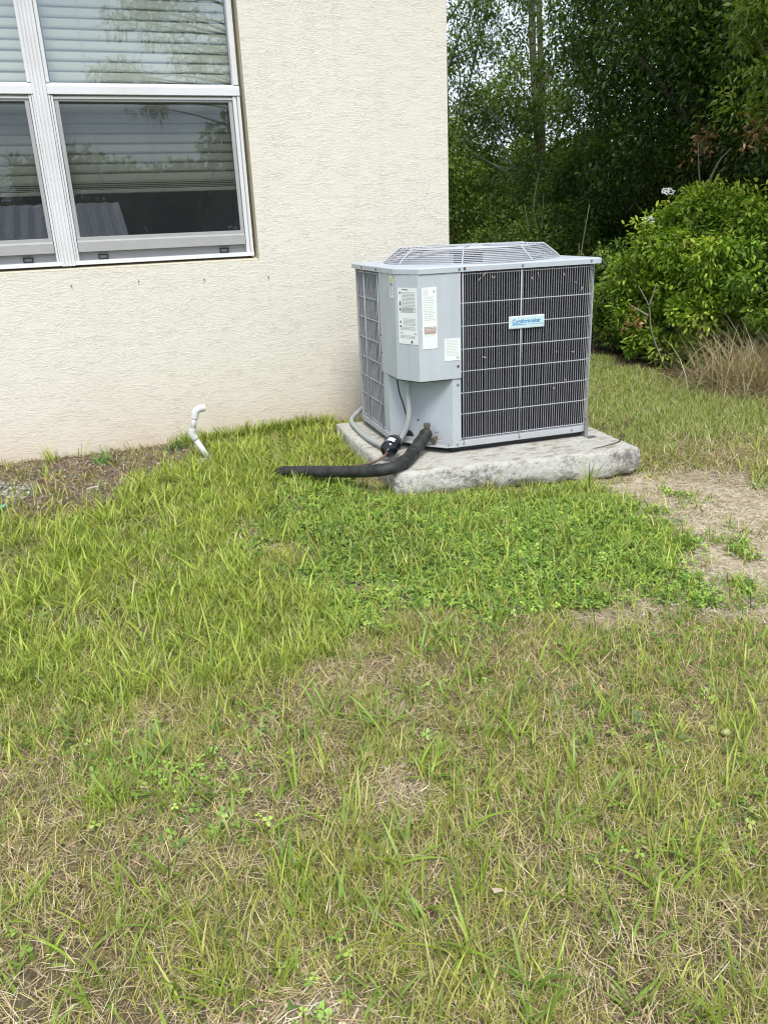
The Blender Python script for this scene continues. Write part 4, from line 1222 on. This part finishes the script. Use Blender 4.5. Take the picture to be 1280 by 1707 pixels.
# --- clover-like creeping weed
def d_clover(x, y):
    f = fields(x, y)
    extra = .22 * patch(x, y, .22, .60, .72, 38) * (1 - f['sand']) * (1 - f['mulch']) * (1 - f['wood']) * (1 - f['back'])
    return np.clip(f['clover'] * (.5 + .8 * patch(x, y, .16, .28, .5, 37)) + extra * .6, 0, 1)
S = sample_lawn(25000, d_clover, ref=4.5)
n = len(S); hz = RG.uniform(.004, .026, n) * (.6 + .8 * fbm(S[:, 0], S[:, 1], .12, 35)); cz = gz(S[:, 0], S[:, 1]) + hz
az0 = RG.uniform(0, 2 * PI, n); V = []; off = 0; R_ = RG.uniform(.0036, .0085, n)
tilt = np.stack([RG.normal(0, .35, n), RG.normal(0, .35, n)], -1)
base_c = np.array([(.15, .27, .045), (.21, .35, .055), (.085, .17, .035), (.31, .43, .08)])
litc = base_c[RG.integers(0, 4, n)] * (1 + RG.uniform(-.2, .2, (n, 1)))
lt = np.clip((fbm(S[:, 0], S[:, 1], .5, 39) - .4) / .2, 0, 1)[:, None]; litc = litc * (.85 + .35 * lt)
allV = []; allC = []
for k in range(3):
    a = az0 + 2 * PI * k / 3; d = np.stack([np.cos(a), np.sin(a)], -1); s = np.stack([-np.sin(a), np.cos(a)], -1)
    loc5 = [(0.0, 0), (.75, .52), (1.25, .42), (1.4, 0), (1.25, -.42), (.75, -.52)]
    pv = []
    for (u, w) in loc5:
        xy = d * (u * R_)[:, None] + s * (w * R_)[:, None]
        z = cz + (xy * tilt).sum(-1) - .12 * R_ * (u > 1) + abs(w) * R_ * .18
        pv.append(np.stack([S[:, 0] + xy[:, 0], S[:, 1] + xy[:, 1], z], -1))
    allV.append(np.stack(pv, 1).reshape(-1, 3)); allC.append(np.repeat(litc, 6, axis=0))
V = np.concatenate(allV); C = np.concatenate(allC); b0 = (np.arange(len(V) // 6) * 6)[:, None]
F_ = [np.concatenate([b0 + np.array([0, 1, 2, 3]), b0 + np.array([0, 3, 4, 5])])]
tag(np_mesh('clover_patch', V, F_, C, M_GRASS), 'dense creeping green clover-like weed in front of the slab', 'ground cover', kind='stuff')

# --- mulch: chips, twiglets, pine straw by the wall and at the hedge foot; chips on sand; gravel
def chips(S, rng, lmin, lmax, wmin, wmax, cols, up=.5):
    n = len(S); P = np.stack([S[:, 0], S[:, 1], gz(S[:, 0], S[:, 1]) + rng.uniform(.001, .012, n)], -1)
    return blades(P, rng.uniform(lmin, lmax, n), rng.uniform(wmin, wmax, n), rng.uniform(1.57 - up, 1.62, n), rng.uniform(0, 2 * PI, n), rng.uniform(-.3, .5, n), cols, 2)
Sm = sample_lawn(9000, lambda x, y: fields(x, y)['mulch'] * (1 - .7 * fields(x, y)['gravel']), ref=5)
BROWN = [(.21, .15, .105), (.34, .26, .18), (.13, .10, .08), (.42, .34, .25), (.27, .17, .11)]
m1 = chips(Sm, RG, .015, .07, .002, .006, BROWN, .35)
Ss = sample_lawn(9000, lambda x, y: np.clip(fields(x, y)['sand'] + fields(x, y)['sandc'] + fields(x, y)['bare'], 0, 1), ref=4)
m2 = chips(Ss, RG, .008, .035, .0015, .005, [(.56, .49, .38), (.45, .37, .27), (.62, .56, .46), (.34, .26, .18)], .25)
xh = RG.uniform(1.45, 3.0, 12000); yh = RG.uniform(-3.6, 4.5, 12000)
m3 = chips(np.stack([xh, yh, np.full(12000, 6.)], -1), RG, .03, .09, .003, .008, [(.20, .13, .08), (.28, .19, .12), (.12, .08, .05)], .35)
V, F_, C = join_parts([m1, m2, m3])
tag(np_mesh('mulch_litter', V, F_, C, M_STRAW), 'brown mulch chips and pine litter by the wall and hedge', 'mulch', kind='stuff')
# gravel
v = []; f = []; rg = random.Random(5)
gp_ = []
while len(gp_) < 900:
    x, y = rg.uniform(-2.95, -2.26), rg.uniform(-.75, -.28)
    if inpoly(np.array([x]), np.array([y]), GRAVEL)[0]: gp_.append((x, y))
while len(gp_) < 1250:
    x, y = rg.uniform(-2.6, -1.6), rg.uniform(-.85, -.08); gp_.append((x, y))
gzv = gz(np.array([p[0] for p in gp_]), np.array([p[1] for p in gp_]))
octv = [(1, 0, 0), (0, 1, 0), (-1, 0, 0), (0, -1, 0), (0, 0, 1), (0, 0, -1)]; octf = [(0, 1, 4), (1, 2, 4), (2, 3, 4), (3, 0, 4), (1, 0, 5), (2, 1, 5), (3, 2, 5), (0, 3, 5)]
gc = []
for (x, y), z in zip(gp_, gzv):
    r = rg.uniform(.004, .012); a = rg.uniform(0, PI); n = len(v); g_ = rg.choice([.16, .24, .34, .45, .55]) * rg.uniform(.8, 1.2)
    for q in octv:
        X = (q[0] * math.cos(a) - q[1] * math.sin(a) * .7) * r * rg.uniform(.7, 1.2); Y = (q[0] * math.sin(a) + q[1] * math.cos(a) * .7) * r * rg.uniform(.7, 1.2)
        v.append((x + X, y + Y, z + .010 + q[2] * r * .6)); gc.append((g_, g_ * .98, g_ * .95))
    f += [[n + i for i in t_] for t_ in octf]
tag(np_mesh('gravel', np.array(v), [np.array(f)], np.array(gc), M_STRAW), 'grey gravel chips spilled on the mulch by the wall', 'gravel', kind='stuff')
# fallen leaves
n = 110; S = sample_lawn(n, lambda x, y: .2 + .8 * np.clip(fields(x, y)['sand'] + fields(x, y)['mulch'], 0, 1), ref=3)
P = np.stack([S[:, 0], S[:, 1], gz(S[:, 0], S[:, 1]) + RG.uniform(.01, .03, n)], -1)
V1 = blades(P, RG.uniform(.015, .032, n), RG.uniform(.005, .011, n), RG.uniform(1.2, 1.6, n), RG.uniform(0, 2 * PI, n), RG.uniform(-.4, .6, n), [(.44, .33, .20), (.52, .44, .32), (.30, .19, .11)], 3)
V, F_, C = join_parts([V1]); tag(np_mesh('fallen_leaves', V, F_, C, M_STRAW), 'small tan fallen leaves scattered on the lawn', 'leaf litter', kind='stuff')

# --- single weeds
def weed(name, label, base, nb, h, w, cols, seed, cat='weed', lean=(.02, .5), bend=(.2, .9), spread=.008, group=None):
    rng = np.random.default_rng(seed); o = np.array(base)
    P = np.stack([rng.normal(0, spread, nb), rng.normal(0, spread, nb), np.zeros(nb)], -1)
    b = blades(P, rng.uniform(h * .45, h, nb), rng.uniform(w * .6, w, nb), rng.uniform(*lean, nb), rng.uniform(0, 2 * PI, nb), rng.uniform(*bend, nb), cols, 5, rng)
    V, F_, C = join_parts([b]); ob = np_mesh(name, V, F_, C, M_GRASS); ob.location = base
    return tag(ob, label, cat, group)
weed('weed', 'tall green grass weed growing up in front of the slab', (-.145, -1.665, -.01), 11, .21, .0085, GREEN, 1, lean=(.0, .45), bend=(.1, .6))
weed('weed', 'small light weed against the wall beside the air conditioner', (-.97, -.10, -.005), 14, .16, .006, GREEN + YGREEN, 2)
weed('weed', 'yellowish tuft at the wall foot over brown mulch', (-2.28, -.08, 0), 26, .13, .004, YGREEN, 3)
weed('weed', 'dark leafy weed at the wall beside the white drain pipe', (-1.66, -.17, 0), 46, .12, .010, [(.08, .17, .04), (.12, .22, .05)], 4, lean=(.1, 1.1), spread=.03)
weed('weed', 'broad-leaved weed on the mulch under the wall', (-2.02, -.22, 0), 26, .11, .014, [(.12, .21, .06), (.16, .26, .08)], 5, lean=(.3, 1.2), spread=.03)
dg = weed('dry_grass_clump', 'big tan dry grass clump at the edge of the woods', (1.93, -.44, 0), 3000, .58, .005, [(.50, .41, .26), (.40, .33, .20), (.60, .52, .36), (.27, .28, .12), (.25, .19, .12)], 6, 'dry grass', lean=(.1, 1.45), bend=(.5, 1.9), spread=.17)

# ------------------------------------------------------------------ trees and shrubs
def leaves_cloud(centers, radius, per, lmin, lmax, cols, rng, aspect=.42, six=False, droop=.25, ccol=None):
    """leaves set round clump centres, pointing outward; centers (m,3), radius (m,)"""
    m = len(centers); idx = np.repeat(np.arange(m), per); n = len(idx)
    d = rng.normal(size=(n, 3)); d /= np.linalg.norm(d, axis=1)[:, None]
    pos = centers[idx] + d * (radius[idx] * rng.uniform(.15, 1.0, n) ** .6)[:, None]
    ldir = d * .8 + rng.normal(size=(n, 3)) * .55 - np.array([0, 0, droop]); ldir /= np.linalg.norm(ldir, axis=1)[:, None]
    up = rng.normal(size=(n, 3)) * .55 + np.array([0, 0, 1.0]); side = np.cross(ldir, up); side /= (np.linalg.norm(side, axis=1)[:, None] + 1e-9)
    nn = np.cross(side, ldir)
    Ln = rng.uniform(lmin, lmax, n)[:, None]; Wd = Ln * aspect * .5
    if six:
        prof = [(0, 0), (.3, -.85), (.7, -.85), (1, 0), (.7, .85), (.3, .85)]
    else:
        prof = [(0, 0), (.45, -1), (1, 0), (.45, 1)]
    V = np.stack([pos + ldir * Ln * u + side * Wd * w - nn * Ln * (.14 * u * u) + nn * Wd * abs(w) * .35 for u, w in prof], 1).reshape(-1, 3)
    k = len(prof); b0 = (np.arange(n) * k)[:, None]
    Q = np.concatenate([b0 + np.array([0, 1, 2, 3]), b0 + np.array([0, 3, 4, 5])]) if six else b0 + np.array([0, 1, 2, 3])
    cols = np.array(cols); cb = cols[rng.integers(0, len(cols), m)][idx]; co_ = cols[rng.integers(0, len(cols), n)]
    tip = np.clip(d[:, 2:3] * .5 + .5, 0, 1) ** 2          # upper leaves of each clump painted paler, as highlights and new growth
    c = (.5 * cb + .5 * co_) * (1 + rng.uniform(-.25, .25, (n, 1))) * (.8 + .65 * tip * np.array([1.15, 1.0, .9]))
    return V, Q, np.zeros((0, 3), int), np.repeat(c, k, axis=0)
def ellipsoid_pts(c, r, n, rng, shell=.5):
    d = rng.normal(size=(n, 3)); d /= np.linalg.norm(d, axis=1)[:, None]
    return np.array(c) + d * np.array(r) * (rng.uniform(shell ** 3, 1, n) ** (1 / 3))[:, None]
def tree(name, label, cat, base, trunk, blobs, cols, seed, leaf=(.05, .08), per=70, crad=(.16, .30), limbs=14, group=None, six=False, aspect=.42, tr=(.07, .02), bark=None, extra=None, zmin=.06, flat=False):
    """trunk: list of world points; blobs: (centre, radii, clumps, shell)"""
    rng = np.random.default_rng(seed); root = empty(name, base); tag(root, label, cat, group); B = Vector(base)
    tp = smooth_path([Vector(p) - B for p in trunk], 6); nT = len(tp)
    MB().tube(tp, [tr[0] * (1 - i / (nT - 1)) + tr[1] * i / (nT - 1) for i in range(nT)], 9).build('trunk', bark or M_BARK, root, smooth=True)
    C_ = []
    for c, r, nc, sh in blobs: C_.append(ellipsoid_pts(c, r, nc, rng, sh))
    C_ = np.concatenate(C_); C_ = C_[C_[:, 2] > zmin]; rad = rng.uniform(crad[0], crad[1], len(C_))
    mb = MB(); pick = rng.choice(len(C_), min(limbs, len(C_)), replace=False)
    for i in pick:
        e = Vector(C_[i]) - B; k = min(nT - 2, max(1, int(nT * (.15 + .75 * rng.random() * min(1, max(.1, e.z / max(tp[-1].z, .1)))))))
        if flat: k = min(range(nT - 1), key=lambda q: abs(tp[q].z - (e.z - .25 - .2 * rng.random())))
        s = tp[k]; mid = s.lerp(e, .5) + Vector(rng.normal(0, .09, 3)) + Vector((0, 0, .08))
        pth = smooth_path([s, mid, e], 4); w = tr[0] * (.17 if flat else .34)
        mb.tube(pth, [max(.004, w * (1 - .85 * q / (len(pth) - 1))) for q in range(len(pth))], 5, cap=False)
    if mb.v: mb.build('branches', bark or M_BARK, root, smooth=True)
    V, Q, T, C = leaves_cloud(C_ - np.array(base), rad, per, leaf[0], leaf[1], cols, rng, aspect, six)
    V[:, 2] = np.maximum(V[:, 2], .01 - base[2])
    if extra:
        for e in extra(rng, root): pass
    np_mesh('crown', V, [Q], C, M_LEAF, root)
    return root
DARK = [(.060, .115, .020), (.090, .165, .028), (.036, .075, .016), (.14, .22, .038)]
MID = [(.105, .18, .028), (.145, .235, .038), (.060, .115, .022), (.21, .29, .055)]
BRIGHT = [(.24, .40, .035), (.36, .52, .05), (.09, .19, .022), (.55, .66, .11), (.17, .31, .03)]
GG = 'trees and shrubs of the wood edge'
tree('tall_tree', 'slender tall tree with thin crown and sky gaps next to the house corner', 'tree', (3.62, 5.15, 0),
     [(3.62, 5.15, -.05), (3.66, 5.12, 1.0), (3.56, 5.17, 2.2), (3.48, 5.2, 3.5), (3.5, 5.1, 5.5)],
     [((3.8, 5.7, 3.3), (1.1, 1.1, 1.5), 62, .35), ((3.2, 6.4, 2.6), (.75, .8, .9), 42, .3), ((3.9, 5.2, 4.9), (1.4, 1.5, 1.2), 60, .4), ((3.3, 4.6, 2.1), (.6, .6, .7), 26, .3), ((3.5, 5.0, 1.3), (.6, .6, .5), 20, .3), ((3.0, 4.9, 3.6), (.5, .5, .6), 12, .3)],
     MID, 21, leaf=(.035, .065), per=190, crad=(.13, .30), limbs=16, group=GG, tr=(.058, .035), bark=M_PALEBARK)
tree('leaning_tree', 'small leaning tree in the left background, nearest the house', 'tree', (3.2, 7.1, 0),
     [(3.2, 7.1, -.05), (3.25, 6.9, 1.2), (3.05, 6.7, 2.6), (3.0, 6.6, 4.2)],
     [((3.1, 6.8, 1.9), (.9, .9, 1.0), 75, .3), ((3.0, 6.6, 3.8), (1.0, 1.0, .9), 26, .3), ((2.5, 5.6, 1.5), (.6, .6, .7), 40, .3)],
     MID, 22, leaf=(.04, .065), per=150, limbs=30, group=GG, tr=(.05, .02))
tree('broad_dark_tree', 'broad dense dark tree right of centre with deep shade below', 'tree', (3.75, 1.9, 0),
     [(3.75, 1.9, -.05), (3.7, 1.9, 1.3), (3.8, 2.0, 2.6), (3.6, 1.9, 4.2)],
     [((3.25, 2.2, 2.35), (1.15, 1.2, 1.1), 260, .45), ((3.5, 1.2, 3.4), (1.5, 1.4, 1.2), 240, .5), ((3.6, 3.2, 3.3), (1.1, 1.2, 1.2), 78, .45), ((3.6, 2.0, 4.9), (1.8, 2.0, 1.0), 120, .5)],
     DARK, 23, leaf=(.038, .068), per=150, crad=(.16, .32), limbs=34, group=GG, tr=(.11, .05))
tree('right_dark_tree', 'dark tree at the right photo edge behind the bright overhanging twigs', 'tree', (3.6, -.2, 0),
     [(3.6, -.2, -.05), (3.5, -.1, 1.3), (3.5, -.2, 2.6), (3.5, -.2, 4.2)],
     [((3.1, .1, 2.0), (.9, 1.0, .95), 180, .45), ((3.1, -.6, 3.1), (1.2, 1.3, 1.2), 180, .5), ((3.5, -2.0, 2.0), (1.2, 1.2, 1.6), 130, .5)],
     DARK, 24, leaf=(.038, .068), per=140, crad=(.16, .32), limbs=26, group=GG, tr=(.10, .05))
tree('overhanging_tree', 'light green leafy boughs hanging in at the top right corner', 'tree', (2.9, -.95, 0),
     [(2.9, -.95, -.05), (2.85, -.9, 1.2), (2.6, -.7, 2.3), (2.2, -.45, 3.0)],
     [((2.05, -.25, 2.15), (.34, .34, .42), 40, .2), ((1.95, -.45, 2.6), (.5, .5, .4), 40, .2), ((2.25, .1, 1.75), (.25, .25, .2), 12, .2)],
     [(.17, .27, .04), (.26, .38, .06), (.11, .19, .03), (.36, .46, .09)], 25, leaf=(.032, .055), per=75, crad=(.08, .17), limbs=22, group=GG, tr=(.05, .02), six=True)
tree('bright_shrub', 'large bright green shrub with two white flower heads', 'shrub', (2.35, .62, 0),
     [(2.35, .62, -.03), (2.33, .62, .4), (2.25, .64, .8), (2.22, .66, 1.1)],
     [((2.22, .55, .55), (.36, .42, .30), 60, .5), ((2.0, .95, .62), (.16, .20, .20), 18, .2), ((2.02, .78, .92), (.12, .14, .14), 12, .2), ((2.15, .42, 1.10), (.16, .17, .14), 20, .2), ((2.25, .18, 1.02), (.18, .18, .13), 18, .2), ((1.98, .45, .78), (.15, .16, .14), 18, .2), ((1.96, .86, .28), (.14, .22, .14), 16, .2), ((1.98, .28, .44), (.14, .18, .12), 14, .2), ((1.98, .12, .78), (.14, .14, .12), 14, .2), ((2.1, .62, .14), (.30, .36, .10), 26, .3), ((2.12, .70, .98), (.14, .14, .12), 12, .2), ((2.35, .2, .72), (.2, .2, .2), 16, .2)],
     BRIGHT, 26, leaf=(.028, .052), per=95, crad=(.05, .15), limbs=34, group=GG, tr=(.02, .01), six=True)
tree('right_shrub', 'mid green shrub behind the dry grass clump at right', 'shrub', (2.5, -.30, 0),
     [(2.5, -.30, -.03), (2.5, -.28, .4), (2.45, -.26, .85)],
     [((2.4, -.12, .60), (.40, .48, .36), 90, .4), ((2.40, -.75, .62), (.36, .5, .45), 80, .4), ((2.42, .1, .25), (.3, .3, .2), 24, .3)],
     [(.15, .29, .035), (.23, .38, .045), (.09, .18, .03), (.34, .48, .08)], 27, leaf=(.028, .052), per=90, crad=(.06, .13), limbs=18, group=GG, tr=(.02, .01), six=True)
tree('left_shrub', 'low green shrub directly behind the right side of the air conditioner', 'shrub', (2.2, 1.45, 0),
     [(2.2, 1.45, -.03), (2.2, 1.45, .3), (2.15, 1.43, .65)],
     [((2.2, 1.30, .30), (.32, .44, .26), 70, .4), ((2.40, 1.7, .55), (.30, .42, .28), 40, .3)],
     [(.10, .20, .03), (.16, .28, .04), (.06, .13, .025), (.26, .38, .07)], 28, leaf=(.028, .05), per=85, crad=(.06, .13), limbs=16, group=GG, tr=(.02, .01), six=True)
for k, (x, y, h, lab) in enumerate([(2.45, 3.05, 1.15, 'dark understory bush behind the fan grille, right of the pale bare stems'), (2.5, 4.0, 1.05, 'dark understory bush around the pale bare stems'),
                                    (2.75, 5.0, 1.35, 'dark understory bush just right of the house corner'), (3.3, 3.9, 1.9, 'taller dark bush filling the gap below the slender tree')]):
    tree('understory_bush', lab, 'bush', (x + .2, y, 0), [(x + .2, y, -.03), (x + .18, y, h * .4), (x + .1, y, h * .9)],
         [((x + .15, y, h * .5), (.52, .75, h * .5), int(95 * h), .35)], DARK + MID[:2], 40 + k, leaf=(.03, .058), per=110, crad=(.10, .22), limbs=30, group=GG, tr=(.022, .008))
# deep wood behind: nobody could count it
rng = np.random.default_rng(77)
cs = []; 
for _ in range(1900):
    y = rng.uniform(-5, 14); x = rng.uniform(4.2, 8.5)
    az_ = math.atan2(x + 1.98, y + 4.33)                # bearing as seen from the lawn
    top = 2.1 if az_ < .63 else (3.6 if az_ < .70 else 6.0)
    cs.append((x, y, rng.uniform(0.1, top)))
for _ in range(500): cs.append((rng.uniform(4.4, 6.5), rng.uniform(-4, 13), rng.uniform(.2, 1.5)))
for _ in range(420): cs.append((rng.uniform(-9, 6), rng.uniform(14, 18), rng.uniform(.2, 3.0)))
cs = np.array(cs); rad = rng.uniform(.3, .55, len(cs))
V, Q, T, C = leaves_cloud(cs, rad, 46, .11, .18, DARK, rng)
V[:, 2] = np.maximum(V[:, 2], 0)
tag(np_mesh('distant_woods', V, [Q], C, M_LEAF), 'dark mass of woodland behind the nearer trees', 'woods', kind='stuff')
# slim trunks within the wood
for x, y, h, lab in [(4.3, 3.4, 5, 'slim grey trunk in the shade between the tall thin tree and the broad dark tree'), (4.4, 6.6, 5, 'slim grey trunk standing deep in the wood near the house corner')]:
    o = MB().tube(smooth_path([(x, y, -.05), (x + .1, y, h * .4), (x - .05, y + .1, h)], 5), [.07 - .004 * i for i in range(11)], 8).build('tree_trunk', M_BARK, None, smooth=True)
    tag(o, lab, 'tree trunk', 'slim trunks in the wood')
# bare pale stems
def bare(name, label, base, stems, r=.006, cat='bare twig', m=None):
    mb = MB(); B = Vector(base)
    for st in stems:
        p = smooth_path([Vector(q) - B for q in st], 5); mb.tube(p, [r * (1 - .7 * i / (len(p) - 1)) for i in range(len(p))], 5)
    o = mb.build(name, m or M_TWIG, None, smooth=True); o.location = base; return tag(o, label, cat)
bare('bare_stem', 'pale bare forked stems rising behind the fan grille', (2.50, 3.25, .1),
     [[(2.50, 3.25, .05), (2.52, 3.28, .8), (2.46, 3.3, 1.15), (2.55, 3.36, 1.5)], [(2.5, 3.25, .3), (2.56, 3.3, .95), (2.60, 3.34, 1.3)], [(2.5, 3.25, .4), (2.42, 3.3, .9), (2.38, 3.35, 1.2)]], .010)
bare('bare_stem', 'thin bare stem between the grille and the bright shrub', (2.05, 1.75, 0), [[(2.05, 1.75, 0), (2.02, 1.76, .6), (2.08, 1.74, 1.15)], [(2.04, 1.75, .5), (1.98, 1.72, .85)]], .007)
bare('bare_stem', 'pale dead branch fork sticking up above the bright shrub', (2.3, .55, .2), [[(2.3, .55, .2), (2.22, .5, .9), (2.1, .47, 1.30), (2.05, .45, 1.5)], [(2.15, .48, 1.15), (2.15, .36, 1.36), (2.18, .28, 1.45)]], .009)
bare('bare_stem', 'pale bare forked branch inside the bright shrub', (1.95, .42, .05), [[(1.86, .36, .0), (1.70, .34, .28), (1.66, .34, .46), (1.62, .42, .60)], [(1.66, .34, .46), (1.68, .30, .62)], [(1.66, .34, .40), (1.60, .48, .47)]], .007)
# brown dead leaf sprays
for k, (p, lab) in enumerate([((1.60, .42, .36), 'brown withered leaf spray low on the bright shrub'), ((2.25, .62, 1.50), 'reddish brown withered leaves above the bright shrub'), ((2.1, -.02, 1.52), 'brown withered leaves near the right photo edge')]):
    rng = np.random.default_rng(90 + k); n = 16 if k == 0 else 34
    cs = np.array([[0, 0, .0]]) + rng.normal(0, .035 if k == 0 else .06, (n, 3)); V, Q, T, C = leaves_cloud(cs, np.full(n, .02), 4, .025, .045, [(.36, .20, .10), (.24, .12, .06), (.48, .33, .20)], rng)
    o = np_mesh('withered_leaves', V, [Q], C, M_LEAF); o.location = p; tag(o, lab, 'dead leaves')
# white flower heads
M_PETAL = mat('white_petal', (.78, .78, .70), .6)
for k, (p, lab) in enumerate([((2.0, .66, 1.205), 'upper white flower head above the bright shrub'), ((1.93, .76, 1.02), 'lower white flower head left of the bright shrub')]):
    rg = random.Random(k); mb = MB()
    for i in range(46):
        a = rg.uniform(0, 2 * PI); r = .045 * math.sqrt(rg.random()); x, y, z = r * math.cos(a), r * math.sin(a), .006 - r * r * 4 + rg.uniform(-.004, .004)
        n = len(mb.v)
        for q in range(5): mb.v.append((x + .0075 * math.cos(q * 1.2566), y + .0075 * math.sin(q * 1.2566), z + rg.uniform(-.002, .002)))
        mb.f.append([n + q for q in range(5)])
    root = mb.build('flower_head', M_PETAL, None); root.location = p; root.rotation_euler = (.55, -.35, 0)
    MB().tube([(0, 0, -.01), (.05, -.03, -.16)], .003, 5).build('stalk', M_TWIG, root)
    tag(root, lab, 'flower')

# ------------------------------------------------------------------ beyond the viewer: what the panes reflect
tree('pine_tree', 'tall pine with open drooping boughs mirrored in the upper panes', 'tree', (2.4, -15, 0),
     [(2.4, -15, -.1), (2.3, -15, 3), (2.0, -15, 6), (1.7, -15, 10)],
     [((.3, -15, 5.3), (1.1, .8, .55), 40, .1), ((1.4, -14.8, 4.6), (1.0, .8, .5), 34, .1), ((-.5, -14.6, 4.1), (.7, .6, .35), 20, .1), ((.9, -15, 6.4), (1.3, 1, .6), 42, .1), ((.1, -14.8, 3.7), (.55, .5, .22), 12, .1), ((1.7, -15, 8), (1.8, 1.5, 1.2), 50, .2)],
     [(.045, .085, .03), (.065, .115, .04), (.09, .13, .05)], 61, leaf=(.12, .20), per=44, crad=(.16, .32), limbs=46, aspect=.12, tr=(.20, .09), flat=True)
for k, (x, y, h, r, lab) in enumerate([(-9, -46, 5.0, 4, 'far round tree, leftmost of the mirrored treeline'), (-1.5, -50, 5.6, 4.2, 'far round tree, second of the mirrored treeline'), (4.5, -48, 4.6, 3.4, 'far low tree in the middle of the mirrored treeline'),
                                       (8.6, -40, 6.6, 4.4, 'far tall tree, tallest of the mirrored treeline'), (15, -42, 7.4, 5, 'far tree, rightmost of the mirrored treeline')]):
    tree('field_tree', lab, 'tree', (x, y, -.4), [(x, y, -.5), (x, y, h * .4), (x + .3, y, h * .8)], [((x, y, h * .5), (r, r, h * .5), 150, .45)],
         MID, 62 + k, leaf=(.35, .6), per=46, crad=(.5, .95), limbs=8, tr=(.25, .1), group='treeline mirrored in the window')
# low metal-roofed shed
shed = empty('metal_shed', (-6.5, -24, -.4)); tag(shed, 'low shed with pale corrugated metal roof mirrored in the lower panes', 'shed')
def _corr(t, b):
    w = N(t, 'ShaderNodeTexWave', wave_type='BANDS', bands_direction='X'); w.inputs['Scale'].default_value = .7
    t.links.new(objcoord(t), w.inputs['Vector']); t.links.new(mixc(t, (.55, .56, .58), (.36, .37, .39), w.outputs['Fac']), b.inputs['Base Color'])
M_CORR = mat('corrugated_metal', rough=.5, build=_corr)
mb = MB(); nC = 60; xs_ = np.linspace(-6, 6.1, nC)
for i, x in enumerate(xs_):
    dz = .04 * (i % 2); mb.v += [(x, 1.6, 1.35 + dz), (x, -1.6, 2.45 + dz)]
for i in range(nC - 1): mb.f.append([2 * i, 2 * i + 2, 2 * i + 3, 2 * i + 1])
mb.build('roof', M_CORR, shed)
MB().box(-5.9, 6.0, -1.5, 1.4, -.1, 1.33).build('wall', mat('dark_shed_wall', (.05, .05, .055), .8), shed)
